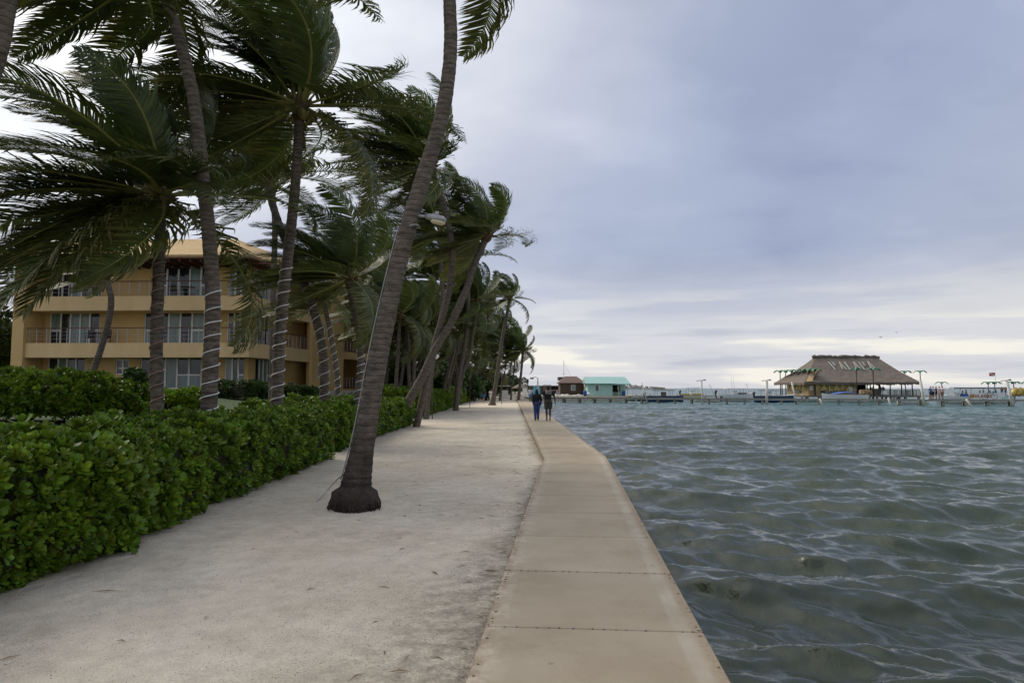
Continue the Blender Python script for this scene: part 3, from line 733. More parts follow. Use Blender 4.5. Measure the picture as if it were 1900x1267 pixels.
def hedge(label, front, back, height, density, seed, scale=.9, single=0, mat='hedge_leaf', lib=ROS, group=None, name='hedge', lump=.20, tint=1.0, base=None):
    """front/back: plan polylines (same count) at the foot; a clipped hedge with a rounded shoulder."""
    r = random.Random(seed); n = len(front)
    root = empty(name, (front[0][0], front[0][1], ground_z(*front[0]) if base is None else base)); tag(root, label, 'hedge', group)
    gz = (lambda x, y: ground_z(x, y)) if base is None else (lambda x, y: base)
    hfun = height if callable(height) else (lambda s_: height)
    def frame(s_):
        u = s_ * (n - 1); k = min(int(u), n - 2); t = u - k
        f = [front[k][i] * (1 - t) + front[k + 1][i] * t for i in (0, 1)]; b = [back[k][i] * (1 - t) + back[k + 1][i] * t for i in (0, 1)]
        return Vector((*f, 0)), Vector((*b, 0))
    def surf(s_, c, inset=0.0):
        f, b = frame(s_); d = b - f; w = d.length; d.normalize(); h = hfun(s_); rad = min(.32, w * .4, h * .4)
        per = [h - rad, rad * 1.57, w - 2 * rad, rad * 1.57, h - rad]; x = c * sum(per)
        z0 = gz(*(f.lerp(b, .5)).xy)
        if x < per[0]: q = (0, x); nn = (-1, .12)
        elif x < per[0] + per[1]:
            a = (x - per[0]) / rad; q = (rad - rad * math.cos(a), h - rad + rad * math.sin(a)); nn = (-math.cos(a), math.sin(a))
        elif x < sum(per[:3]): q = (rad + x - per[0] - per[1], h); nn = (0, 1)
        elif x < sum(per[:4]):
            a = (x - sum(per[:3])) / rad; q = (w - rad + rad * math.sin(a), h - rad + rad * math.cos(a)); nn = (math.sin(a), math.cos(a))
        else: q = (w, max(0, h - rad - (x - sum(per[:4])))); nn = (1, .12)
        # foot tucks under
        tuck = .18 * max(0, 1 - q[1] / .3) if nn[0] else 0
        P = f + d * (q[0] + (tuck if nn[0] < 0 else -tuck if nn[0] > 0 else 0)) + Vector((0, 0, q[1] + (gz(*(f + d * q[0]).xy))))
        Nn = (d * nn[0] + Vector((0, 0, nn[1]))).normalized()
        l_ = .06 * mnoise.noise(P * 8.5) + lump * (mnoise.noise(P * 1.7 + Vector((seed, 0, 0))) + .7 * mnoise.noise(P * 3.9 + Vector((0, seed, 0))))
        P = P + Nn * (l_ - inset)
        return P, Nn, sum(per)
    length = sum((Vector(front[i + 1]) - Vector(front[i])).length for i in range(n - 1)) 
    perim = surf(.5, .5)[2]
    cnt = int(length * perim * density)
    pl = []
    for i in range(cnt):
        s_ = r.random(); c = r.random(); depth = abs(r.gauss(0, .07)) + (.0 if r.random() < .65 else .09)
        P, Nn, _ = surf(s_, c, depth)
        up = Vector((0, 0, 1)); nn = (Nn * .9 + up * .45 + Vector((r.gauss(0, .38), r.gauss(0, .38), r.gauss(0, .3)))).normalized()
        big = 1 + .45 * mnoise.noise(P * 1.1)
        pl.append((tuple(P), tuple(nn), scale * r.uniform(.65, 1.35) * big, tint * r.uniform(.6, 1.3)))
    # closed ends
    for s_, sg in ((0, -1), (1, 1)):
        f, b = frame(s_); h = hfun(s_); t_ = (frame(min(1, s_ + .01))[0] - frame(max(0, s_ - .01))[0]).normalized() * sg
        for i in range(int((b - f).length * h * density)):
            u, z = r.random(), r.random(); P = f.lerp(b, u) + t_ * (lump * mnoise.noise((u * 5, z * 4, seed)) - .05); 
            e = (abs(u - .5) * 2) ** 4; P.z = gz(*P.xy) + z * h * (1 - .15 * e)
            nn = (t_ + Vector((0, 0, .5)) + Vector((r.gauss(0, .35), r.gauss(0, .35), r.gauss(0, .3)))).normalized()
            pl.append((tuple(P), tuple(nn), scale * r.uniform(.75, 1.3), tint * r.uniform(.75, 1.2)))
    if single:
        pl.sort(key=lambda q: (Vector(q[0]) - Vector((0, 0, EYE))).length if (q[1][1] < .5) else 99)
        for (p, nr, s_, ti) in pl[:single]:
            o = link('leaf_rosette', ROS_MESH[r.randrange(len(ROS_MESH))], root, p); o.scale = (s_,) * 3
            o.rotation_euler = (Vector(nr).to_track_quat('Z', 'Y') @ Matrix.Rotation(r.random() * 6.28, 3, 'Z').to_quaternion()).to_euler()
        pl = pl[single:]
    v, t, c = scatter(pl, lib)
    o = link('foliage', np_mesh('foliage', v, t, mat, c), root); tag(o, kind='stuff')
    # woody core that keeps the sky from showing through
    mb = MB(); ns, nc = 40, 14; vs = []
    for i in range(ns + 1):
        for j in range(nc + 1): vs.append(surf(min(.999, max(.001, i / ns)) , j / nc * .999, .16 * min(1, scale + .2))[0])
    fs = [(i * (nc + 1) + j, i * (nc + 1) + j + 1, (i + 1) * (nc + 1) + j + 1, (i + 1) * (nc + 1) + j) for i in range(ns) for j in range(nc)]
    fs += [tuple(range(nc, -1, -1)), tuple(ns * (nc + 1) + j for j in range(nc + 1))]
    mb.add(vs, fs); mb.build('branches', 'twig', root)
    return root
def gpt(px, py, z=-.11): p = on_z(px, py, z); return (p.x, p.y)
f1 = [gpt(-330, 1330), gpt(-120, 1190), gpt(60, 1106), gpt(200, 1056), gpt(290, 1000), gpt(400, 950), gpt(500, 908), gpt(560, 878), gpt(618, 852)]
b1 = [(x - 2.5 + .02 * y, y + .5) for x, y in f1]
hedge('long near hedge of glossy rosette leaves bordering the sand path beside the big palm', f1, b1, lambda s_: 1.13 + .12 * s_, 165, 4, .88, single=300)
f2 = [gpt(628, 838), gpt(690, 816), gpt(768, 788)]; b2 = [(x - 3.0, y + .5) for x, y in f2]
hedge('short hedge section behind the big palm trunk, in front of the leaning forked palm', f2, b2, 1.22, 80, 8, 1.15)
f3 = [gpt(776, 776), gpt(805, 768), gpt(843, 756)]; b3 = [(x - 3.2, y) for x, y in f3]
hedge('rounded hedge section between the forked palm and the slim twin palm', f3, b3, 1.5, 40, 9, 1.6)
f4 = [gpt(848, 752), gpt(866, 746), gpt(880, 741)]; b4 = [(x - 3.4, y) for x, y in f4]
hedge('farthest small hedge section beside the dark bollard lamp', f4, b4, 1.75, 22, 10, 2.2)

def bush(label, px, py_top, Y, w, d_, h, seed, n, scale=1.6, cat='shrub', name='shrub', mat='shrub_leaf', tint=1.0, group=None, z=None, lib=ROS_SLIM, boxy=2.0):
    r = random.Random(seed); c = at_y(px, py_top, Y); gz = ground_z(c.x, c.y) if z is None else z
    root = empty(name, (c.x, c.y, gz)); tag(root, label, cat, group)
    pl = []
    def shell(th, ph, k):
        def sg(v): return math.copysign(abs(v) ** (2 / boxy), v)
        st, ct = math.sin(th), math.cos(th)
        P = Vector((sg(st * math.cos(ph)) * w / 2, sg(st * math.sin(ph)) * d_ / 2, sg(ct) * h * .55))
        q = P.normalized(); P *= k * (1 + .22 * mnoise.noise((q * 2.2) + Vector((seed, 0, 0))) + .12 * mnoise.noise(q * 5 + Vector((seed, 3, 0))))
        P.z = max(P.z + h * .45, .02); return P, q
    for i in range(n):
        th = math.acos(r.uniform(-.55, 1)); ph = r.random() * 6.2832
        P, q = shell(th, ph, r.uniform(.86, 1.02) if r.random() < .8 else r.uniform(.6, .9))
        nn = (q + Vector((r.gauss(0, .45), r.gauss(0, .45), .35 + r.gauss(0, .3)))).normalized()
        pl.append((tuple(P + Vector((c.x, c.y, gz))), tuple(nn), scale * r.uniform(.7, 1.35), tint * r.uniform(.65, 1.3)))
    v, t, cc = scatter(pl, lib); o = link('foliage', np_mesh('foliage', v, t, mat, cc), root); tag(o, kind='stuff')
    mb = MB(); vs = []; nu_, nv_ = 14, 8
    for i in range(nv_ + 1):
        for j in range(nu_): vs.append(shell(math.pi * (.02 + .70 * i / nv_), 6.2832 * j / nu_, .80)[0] + Vector((c.x, c.y, gz)))
    fs = [(i * nu_ + j, (i + 1) * nu_ + j, (i + 1) * nu_ + (j + 1) % nu_, i * nu_ + (j + 1) % nu_) for i in range(nv_) for j in range(nu_)]
    fs += [tuple(range(nu_)), tuple(nv_ * nu_ + j for j in range(nu_ - 1, -1, -1))]
    mb.add(vs, fs)
    for k in range(4):
        a = k * 1.6 + seed; b_ = Vector((c.x + .1 * math.cos(a) * w, c.y + .1 * math.sin(a) * d_, gz - .05))
        mb.tube([b_, b_ + Vector((.12 * math.cos(a) * w, .12 * math.sin(a) * d_, h * .6))], [.03, .012], 5)
    mb.build('branches', 'twig', root)
    return root
bush('big rounded dark green shrub at the foot of the lawn near the coconut-laden palm', 95, 680, 17, 4.7, 2.6, 1.22, 31, 2600, 1.15, tint=.9, lib=ROS, mat='hedge_leaf')
bush('yellow-green clipped shrub between two rope-wound palms', 320, 712, 20, 1.9, 1.5, .9, 32, 900, 1.0, tint=1.25, boxy=3.2, lib=ROS, mat='hedge_leaf')
bush('loose twiggy shrub beside the big rounded shrub', 236, 706, 19, 1.7, 1.4, 1.0, 33, 500, 1.0, tint=1.15)
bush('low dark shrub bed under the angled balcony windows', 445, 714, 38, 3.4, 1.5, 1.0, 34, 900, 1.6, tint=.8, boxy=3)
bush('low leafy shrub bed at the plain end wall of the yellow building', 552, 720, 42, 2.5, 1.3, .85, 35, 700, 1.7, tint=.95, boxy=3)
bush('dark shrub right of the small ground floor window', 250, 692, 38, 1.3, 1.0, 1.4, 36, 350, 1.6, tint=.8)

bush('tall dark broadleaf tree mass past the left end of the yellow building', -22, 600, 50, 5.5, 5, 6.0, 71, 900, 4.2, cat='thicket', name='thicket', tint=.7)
# ================================================================== palms
WIND = Vector((-1.0, .12, .26)); GRAV = Vector((0, 0, -1))
def frond_mesh(az, el, seed, Lf=4.1, nl=96, wind=1.0, droop=1.0, age=0.0):
    r = random.Random(seed); n = 18; Lf *= r.uniform(.93, 1.08)
    d = Vector((math.cos(az) * math.cos(el), math.sin(az) * math.cos(el), math.sin(el))); p = Vector((0, 0, 0))
    pts = [p.copy()]; tans = []
    for i in range(n):
        t = (i + .5) / n; fl = .25 + 1.75 * t ** 1.4
        d = (d + (GRAV * (.90 * droop) + WIND * (1.9 * wind)) * (fl / n)).normalized()
        tans.append(d.copy()); p = p + d * (Lf / n); pts.append(p.copy())
    vs = []; ts = []; cs = []
    side0 = tans[0].cross(Vector((0, 0, 1)))
    if side0.length < .2: side0 = Vector((math.sin(az), -math.cos(az), 0))
    side0.normalize(); sides = []; s_ = side0
    twist = r.uniform(-.5, .5)
    for i, t in enumerate(tans):
        s_ = (s_ - t * s_.dot(t)).normalized(); sides.append((Matrix.Rotation(twist * (i / n) ** 1.5, 3, t) @ s_))
    gap = r.uniform(.35, .8)
    for sd in (-1, 1):
        for k in range(nl):
            t = .115 + .885 * (k + r.uniform(-.3, .3)) / nl; t = min(.998, max(.1, t))
            u = t * n; i = min(n - 1, int(u)); fr = u - i
            b = pts[i].lerp(pts[i + 1], fr); T_ = tans[i]; S = sides[i]; Nn = S.cross(T_)
            ll = 1.04 * (math.sin(math.pi * min(1, .16 + .80 * t)) ** .75) * r.uniform(.82, 1.12) * Lf / 4.1
            fwd = .42 + .5 * t
            q = (T_ * fwd + S * (sd * .85) + Nn * (.28 + r.gauss(0, .07)) + Vector((r.gauss(0, .05), r.gauss(0, .05), r.gauss(0, .05)))).normalized()
            wv = q.cross(Nn).normalized() * (.0275 * r.uniform(.8, 1.15) * (1.15 - .4 * t))
            base = len(vs); pos = b; seg = (.34, .36, .30); ws = (.55, 1.0, .75)
            tone = r.uniform(.75, 1.2); brown = min(1, max(0, age * 1.1 + r.gauss(-.25, .3))) if age > 0 else 0
            flut = r.uniform(.55, 1.15) + .45 * mnoise.noise((t * 9, sd * 3.1, seed * .37)); ll *= 1 + .22 * mnoise.noise((t * 14, sd * 5.0, seed * .73))
            for j in range(3):
                vs += [pos - wv * ws[j], pos + wv * ws[j]]
                f = j / 3
                bt = min(1, brown * (f * 1.7)) if age < .75 else min(1, brown + .4)
                g_ = Vector((1, 1, 1)).lerp(Vector((2.5, 1.55, 1.7)), bt) * tone
                cs += [(*g_, 1)] * 2
                pos = pos + q * (ll * seg[j])
                q = (q + (WIND * (1.25 * wind * flut) + GRAV * (.42 * droop)) * ((.55, .8, .9)[j])).normalized()
                wv = (wv - q * wv.dot(q)).normalized() * wv.length
            vs.append(pos); bt = min(1, brown * 1.8); g_ = Vector((1, 1, 1)).lerp(Vector((2.5, 1.55, 1.7)), bt) * tone; cs.append((*g_, 1))
            ts += [(base, base + 1, base + 3), (base, base + 3, base + 2), (base + 2, base + 3, base + 5), (base + 2, base + 5, base + 4), (base + 4, base + 5, base + 6)]
    # rachis: flattened, thick at the foot
    mi0 = len(ts); nb = 5; o = len(vs)
    for i, p in enumerate(pts):
        t = i / n; T_ = tans[min(i, n - 1)]; S = sides[min(i, n - 1)]; Nn = S.cross(T_); rr = .055 * (1 - t) ** 1.3 + .006
        for j in range(nb):
            a = 6.2832 * j / nb; vs.append(p + S * (math.cos(a) * rr) + Nn * (math.sin(a) * rr * .6)); cs.append((1, 1, 1, 1))
    for i in range(n):
        for j in range(nb):
            a, b_ = o + i * nb + j, o + i * nb + (j + 1) % nb; ts += [(a, b_, b_ + nb), (a, b_ + nb, a + nb)]
    me = np_mesh('frond', np.array([tuple(v) for v in vs]), np.array(ts), 'frond_leaf', np.array(cs))
    me.materials.append(M('rachis')); mi = np.zeros(len(ts), dtype=np.int32); mi[mi0:] = 1; me.polygons.foreach_set('material_index', mi)
    return me
NAZ = 14; ELS = (76, 52, 28, 4, -28)
LIB = {}
def get_frond(az, el, var=0, calm=False):
    a = int(round(az / (2 * math.pi) * NAZ)) % NAZ; e = min(range(5), key=lambda k: abs(ELS[k] - math.degrees(el)))
    key = (a, e, var, int(calm))
    if key not in LIB: LIB[key] = frond_mesh(2 * math.pi * a / NAZ, R(ELS[e]), hash(key) % 99991, wind=.16 if calm else 1.0, droop=(.75, .8, .85, .95, 1.0)[e], age=(0, 0, .12, .35, .7)[e])
    return LIB[key], 2 * math.pi * a / NAZ
NUT = MB().ball((0, 0, -.13), (.105, .105, .145), 8, 6).mesh('coconut', 'coconut', True)

def trunk_curve(pix, Y0, lean, rad):
    """pix: [(px, py)...] foot to crown; depth runs from Y0 to Y0 + lean."""
    P = []; n = len(pix)
    for i, (x, y) in enumerate(pix): P.append(at_y(x, y, Y0 + lean * (i / (n - 1)) ** 1.3))
    g_ = ground_z(P[0].x, P[0].y)
    if P[0].z > g_ + .02:
        d = (P[1] - P[0]).normalized(); k = (P[0].z - g_) / max(.4, d.z); b = P[0] - d * k * .9; b.z = ground_z(b.x, b.y) - .05; P.insert(0, b)
    else: P[0].z = g_ - .05
    m = max(24, int(sum((P[i + 1] - P[i]).length for i in range(len(P) - 1)) / (.045 if Y0 < 12 else .09)))
    C = [Vector(tuple(v)) for v in curve_pts(P, m)]
    return C
def palm(label, pix, Y0, lean, r0, r1, nf=22, size=1.0, seed=0, rope=None, rope_mat='rope_white', nuts=0, group=None, foot=1.35, boss=0, crown_on=True, extra=(), skip_el=-45, segs=12, step=.35, ropez=None, dark=False):
    r = random.Random(seed); C = trunk_curve(pix, Y0, lean, r0); m = len(C)
    root = empty('palm_tree', tuple(C[0])); tag(root, label, 'palm tree', group)
    L_ = [0]
    for i in range(1, m): L_.append(L_[-1] + (C[i] - C[i - 1]).length)
    def rad(i):
        t = L_[i] / L_[-1]; q = r0 + (r1 - r0) * t ** .8
        q *= 1 + (foot - 1) * math.exp(-L_[i] / .40)
        return q
    # ring scars: each node a small step in radius
    Cf, Rf = [], []
    for i in range(m):
        q = rad(i); w = (1 + .022 * (1 if i % 2 else -1) + r.uniform(-.012, .012)) if Y0 > 12 else (1 + .020 * (1 - (i % 3)) + .010 * r.uniform(-1, 1)); Cf.append(C[i]); Rf.append(q * w)
    mb = MB(); mb.tube(Cf, Rf, segs)
    v2 = []
    for i, p in enumerate(mb.v):
        k = i // segs; c = Vector(Cf[k]) if k < m else None
        q = Vector(p); d = q - c; v2.append(tuple(c + d * (1 + .045 * mnoise.noise(q * 4.5) + .03 * mnoise.noise(q * 11))))
    mb.v = v2
    tr = mb.build('trunk', 'bark_old' if boss else 'bark', root, smooth=True)
    if boss:
        mb = MB(); c = C[0] + Vector((0, 0, .04)); vs = []; nb, nl_ = 28, 7
        for k in range(nl_):
            z = k / (nl_ - 1); rr = boss * (1.0 + .04 * math.sin(z * 3.1) - .38 * max(0, z - .80) / .20)
            for j in range(nb):
                a = 6.2832 * j / nb; q = rr * (1 + .09 * mnoise.noise((math.cos(a) * 4, math.sin(a) * 4, z * 3)) + .04 * math.sin(j * 2.7 + k))
                vs.append(c + Vector((math.cos(a) * q, math.sin(a) * q, -.12 + z * .44)) + (C[4] - C[0]) * z * .3)
        fs = [(k * nb + j, k * nb + (j + 1) % nb, (k + 1) * nb + (j + 1) % nb, (k + 1) * nb + j) for k in range(nl_ - 1) for j in range(nb)] + [tuple((nl_ - 1) * nb + j for j in range(nb))]
        mb.add(vs, fs)
        for j in range(46):
            a = r.random() * 6.28; b0 = c + Vector((math.cos(a), math.sin(a), 0)) * boss * 1.0 + Vector((0, 0, r.uniform(.05, .2)))
            e = c + Vector((math.cos(a + r.uniform(-.2, .2)), math.sin(a), 0)) * boss * r.uniform(1.05, 1.22); e.z = C[0].z + .03
            mb.tube([b0, (b0 + e) / 2 + Vector((math.cos(a), math.sin(a), 0)) * .02, e], [.009, .012, .008], 4)
        mb.build('root_boss', 'bark_dark', tr, smooth=True)
    if rope:
        z0, z1 = rope; hp = []; tot = L_[-1]; s_ = z0
        ph = 0; i = 0; hr = []
        while s_ < min(z1, tot - .3):
            while L_[i + 1] < s_: i += 1
            f = (s_ - L_[i]) / (L_[i + 1] - L_[i]); c = C[i].lerp(C[i + 1], f); T_ = (C[i + 1] - C[i]).normalized()
            u = (Vector((1, 0, 0)) - T_ * T_.x).normalized(); w = T_.cross(u); q = rad(i) * 1.04 + .012
            hp.append(c + (u * math.cos(ph) + w * math.sin(ph)) * q); ph += 6.2832 / 14; s_ += step / 14 * (1 + .12 * math.sin(ph * .23))
        MB().tube(hp, .012, 5).build('light_rope', rope_mat, tr, smooth=True)
    # crown: fibre heart with stalk bases; fronds and nuts hang on it
    top = C[-1]; ax = (C[-1] - C[-4]).normalized()
    mb = MB(); mb.tube([top - ax * .35 * size, top - ax * .05, top + ax * .3 * size, top + ax * .55 * size], [r1 * 1.0, r1 * 1.75, r1 * 1.45, r1 * .4], 10)
    for k in range(14):
        a = k * 2.4; d = Vector((math.cos(a), math.sin(a), r.uniform(.1, 1.1))).normalized()
        mb.tube([top - ax * .1, top + d * r1 * 2.2, top + d * (r1 * 3.6)], [.06 * size, .05 * size, .02], 5)
    cr = mb.build('crown', 'fibre', root, smooth=True)
    base = top + ax * .12 * size
    def put(az, el, k=1.0, calm=False):
        az = az % 6.2832
        if not calm: az = az - .42 * math.sin(2 * az) * (1 if abs(az - math.pi) > 1.57 else 0) + .60 * math.sin(az)
        if abs(((az + math.pi) % 6.2832) - math.pi) < .75 and r.random() < .4 and not calm: az = math.pi + r.uniform(-1.1, 1.1)
        me, a0 = get_frond(az, el, 0 if r.random() < .7 else 1, calm)
        o = link('frond', me, cr, base + Vector((math.cos(az), math.sin(az), 0)) * r1 * .8); s_ = size * k
        o.scale = (s_, s_, s_ * r.uniform(.95, 1.06)); o.rotation_euler = (r.uniform(-.08, .08), r.uniform(-.08, .08), max(-.2, min(.2, ((az - a0 + math.pi) % 6.2832) - math.pi)))
    nf = int(nf * 1.28)
    for k in range(nf):
        t = (k + .5) / nf; el = 80 - 118 * t ** 1.05 + r.uniform(-7, 7)
        if el < skip_el: el = skip_el
        put(k * 2.39996 + r.uniform(-.2, .2) + seed, R(el), r.uniform(.85, 1.1) * (.8 if t < .08 else 1))
    for ex in extra: put(R(ex[0]), R(ex[1]), ex[2], len(ex) > 3)
    for k in range(nuts):
        a = k * 2.2 + r.random(); o = link('coconut', NUT, cr, top + Vector((math.cos(a) * r.uniform(.18, .32), math.sin(a) * r.uniform(.18, .32), r.uniform(-.22, .02))) * size)
        o.scale = (size * r.uniform(.85, 1.15),) * 3; o.rotation_euler = (r.uniform(-.4, .4), r.uniform(-.4, .4), a)
    return C, rad

# the big leaning palm standing in the sand
P1C, P1R = palm('big curved leaning palm standing in the sand, its foot a dark knotted root boss', [(659, 932), (664, 880), (682, 780), (703, 660), (728, 540), (755, 430), (785, 330), (812, 245), (829, 165), (836, 85), (834, 0), (830, -105), (822, -205)], 10.1, 1.5, .160, .098, 22, .86, 2, foot=2.2, boss=.325, segs=24, extra=[(-20, 20, 1.0), (0, 30, 1.0), (200, 10, 1.0), (170, -5, 1), (-60, 20, .9)])
palm('coconut-laden palm wound with a thin reddish light rope', [(292, 755), (290, 680), (291, 600), (294, 520), (297, 440), (297, 372)], 14.5, .6, .135, .115, 25, 1.02, 5, rope=(.9, 4.9), rope_mat='rope_red', nuts=11, step=.30, extra=[(188, -28, 1.2, 1), (172, -8, 1.2, 1), (220, -28, 1.1, 1), (182, 8, 1.15, 1), (196, -4, 1.15, 1), (208, 6, 1.1, 1), (205, -26, 1.1, 1), (232, 0, 1.05, 1), (236, -28, 1.0, 1), (178, 26, 1.1), (262, -28, 1.0, 1), (285, 2, .9, 1), (165, -2, 1.0, 1), (160, 40, 1.1), (150, 55, 1.1), (255, -28, 1.0, 1), (-40, 4, .9, 1)])
palm('stout palm with widely spaced white light rope bands, its crown far above', [(388, 750), (392, 650), (395, 560), (388, 440), (376, 330), (362, 200), (335, 80), (312, 10), (295, -50)], 13.8, .8, .165, .12, 24, 1.05, 7, skip_el=-12, rope=(.8, 4.0), step=.30)
palm('tall rope-wound palm with a wind-swept crown above the angled balcony', [(514, 742), (518, 640), (526, 540), (538, 440), (548, 340), (553, 270), (556, 205)], 17.5, .8, .165, .125, 27, 1.1, 11, rope=(.6, 5.2), nuts=4, step=.34, extra=[(20, 45, 1), (-10, 10, .9), (180, 20, 1.1), (170, 50, 1.1), (190, -5, 1.1)])
palm('S-curved rope-wound palm leaning left before the plain end wall', [(601, 746), (601, 690), (597, 640), (583, 580), (562, 520), (535, 460), (512, 400), (492, 330)], 23, .6, .165, .13, 22, .85, 13, skip_el=-8, rope=(.5, 5.6), step=.38)
palm('thin rope-wound palm right behind the S-curved one', [(627, 746), (624, 690), (614, 625), (604, 575), (598, 545)], 29, .2, .125, .10, 16, .62, 17, rope=(.4, 4.5), step=.36)
palm('rope-wound palm with a dark dense crown in front of the recessed balconies', [(664, 746), (669, 690), (668, 640), (660, 590), (651, 550), (649, 522)], 22.5, .3, .12, .10, 25, .85, 19, skip_el=-14, rope=(.5, 3.3), step=.27, extra=[(180, 30, 1.1), (170, 10, 1.1), (150, 45, 1.1), (120, 50, 1.1)])
palm('forked palm leaning right over the hedge, outer stem with the far-reaching crown', [(754, 752), (785, 697), (809, 645), (838, 597), (862, 545), (880, 492), (893, 462), (903, 440)], 31.5, .8, .22, .15, 24, .80, 23, extra=[(0, 30, .9), (-15, 5, .9), (20, 55, 1.1), (180, 20, 1.2), (60, 60, 1.1), (190, 0, 1.2)])
palm('forked palm, inner stem rising straight from the fork to a dense crown', [(800, 668), (812, 620), (826, 570), (836, 520), (838, 450), (822, 380), (800, 312)], 31.9, -.6, .17, .14, 27, 1.08, 29, foot=1.0, extra=[(40, 60, 1.15), (10, 50, 1.1), (180, 30, 1.2), (160, 60, 1.2)])
palm('slim twin palm, straighter stem rooted at the path edge beside the hedge', [(846, 757), (851, 705), (862, 640), (868, 580), (869, 520), (866, 478)], 55, 0, .20, .15, 22, 1.0, 31)
palm('slim twin palm, outer stem curving up beside its straighter twin', [(849, 740), (858, 695), (871, 658), (877, 620), (881, 592), (884, 560)], 55.5, 1, .17, .15, 22, 1.1, 37)
palm('solitary slender palm rising from the open sand, fronds streaming left', [(914, 748), (921, 705), (928, 655), (936, 605), (942, 575), (946, 555)], 72, 0, .24, .16, 22, .78, 41, foot=1.9, extra=[(30, 60, 1), (170, 30, 1)])
palm('palm at the end of the row drooping over the beach', [(962, 741), (965, 710), (968, 680), (970, 652)], 96, 0, .2, .16, 24, .82, 43, extra=[(0, 20, 1), (-20, 0, 1), (-10, -20, 1)])
palm('thick leaning trunk at the lawn corner reaching above the building', [(-190, 500), (-110, 330), (-50, 210), (-8, 110), (12, 10), (22, -90), (30, -160)], 9.5, .2, .15, .12, 22, .9, 47, extra=[(0, -10, .9), (-30, 0, .9)])

# palms by the building
for k, (lab, pix, Y, r0, sz, nf) in enumerate((
    ('leaning palm with pale foot beside the big rounded shrub', [(172, 690), (186, 650), (200, 600), (206, 555), (196, 515)], 27, .13, .45, 10),
    ('palm behind the tall rope-wound palm at the roof corner', [(505, 700), (506, 600), (508, 500), (510, 420), (505, 350)], 33, .16, .9, 18))):
    palm(lab, pix, Y, .2, r0, r0 * .85, nf, sz, 60 + k * 3)

# grove further along the path
grove = [(768, 735, 770, 640, 760, 600, 46, .85), (790, 735, 788, 660, 786, 605, 50, .9), (800, 735, 801, 660, 803, 600, 52, .9), (735, 735, 738, 660, 742, 585, 44, .9),
         (822, 735, 840, 660, 858, 600, 58, .95), (800, 700, 820, 570, 818, 440, 40, 1.1), (862, 735, 872, 690, 884, 640, 92, 1.2), (880, 736, 888, 690, 900, 625, 104, 1.3),
         (866, 735, 890, 680, 905, 585, 98, 1.3), (830, 735, 850, 640, 862, 540, 60, 1.1), (898, 737, 910, 700, 920, 650, 112, 1.2), (948, 738, 952, 700, 958, 640, 105, 1.1),
         (928, 738, 935, 700, 941, 655, 98, 1.0), (889, 737, 896, 700, 902, 672, 108, 1.0), (760, 720, 758, 640, 745, 520, 48, 1.05), (845, 735, 848, 690, 843, 655, 64, .8),
         (700, 735, 705, 660, 712, 600, 52, .9), (915, 738, 926, 690, 934, 620, 110, 1.25), (780, 720, 800, 600, 806, 520, 54, 1.1),
         (716, 735, 722, 650, 726, 570, 56, 1.0), (742, 735, 748, 680, 750, 625, 50, .8), (772, 735, 778, 690, 780, 650, 57, .8), (828, 735, 834, 680, 836, 612, 66, .95), (858, 735, 862, 690, 864, 648, 90, 1.0), (884, 737, 890, 715, 893, 690, 118, 1.0), (912, 737, 916, 715, 918, 688, 125, 1.0), (938, 737, 944, 710, 948, 676, 120, 1.0)]
GL = {3: 'grove palm right behind the big leaning trunk, beside the low ochre garden wall', 5: 'tall grove palm rising between the two stems of the forked palm', 14: 'tall grove palm leaning left above the low garden wall',
      16: 'grove palm at the right corner of the yellow building', 9: 'grove palm leaning right just behind the slim twin palms', 11: 'grove palm beside the drooping palm at the end of the row', 17: 'tallest far palm behind the solitary palm on the sand',
      4: 'grove palm leaning right toward the slim twin palms', 6: 'grove palm rising behind the bollard lamp', 21: 'short palm by the white headed path lamp near the forked palm', 26: 'short palm behind the white kiosk stand'}
for k, (ax_, ay, bx_, by, cx_, cy_, Y, sz) in enumerate(grove):
    palm(GL.get(k, 'slender palm in the shady grove behind the hedge row'), [(ax_, ay), ((ax_ + bx_) / 2 - 1, (ay + by) / 2), (bx_, by), ((bx_ + cx_) / 2, (by + cy_) / 2), (cx_, cy_)], Y, .3, .135, .11, 18, sz * 1.1, 90 + k * 7, group='palms of the shady grove', segs=8)
# shady undergrowth and broadleaf trees filling the grove
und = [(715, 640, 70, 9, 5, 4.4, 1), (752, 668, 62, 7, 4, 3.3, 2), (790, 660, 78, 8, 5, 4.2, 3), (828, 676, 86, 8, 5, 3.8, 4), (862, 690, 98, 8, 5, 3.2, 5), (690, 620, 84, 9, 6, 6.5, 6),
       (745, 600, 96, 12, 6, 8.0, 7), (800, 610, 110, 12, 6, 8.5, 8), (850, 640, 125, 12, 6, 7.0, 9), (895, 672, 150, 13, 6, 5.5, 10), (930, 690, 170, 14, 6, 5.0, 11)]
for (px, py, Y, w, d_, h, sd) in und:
    bush('dark broadleaf thicket filling the shade between the grove palms', px, py, Y, w, d_, h, 300 + sd, 520, 4.6 + h * .3, cat='thicket', name='thicket', tint=.75, group='thickets in the grove')

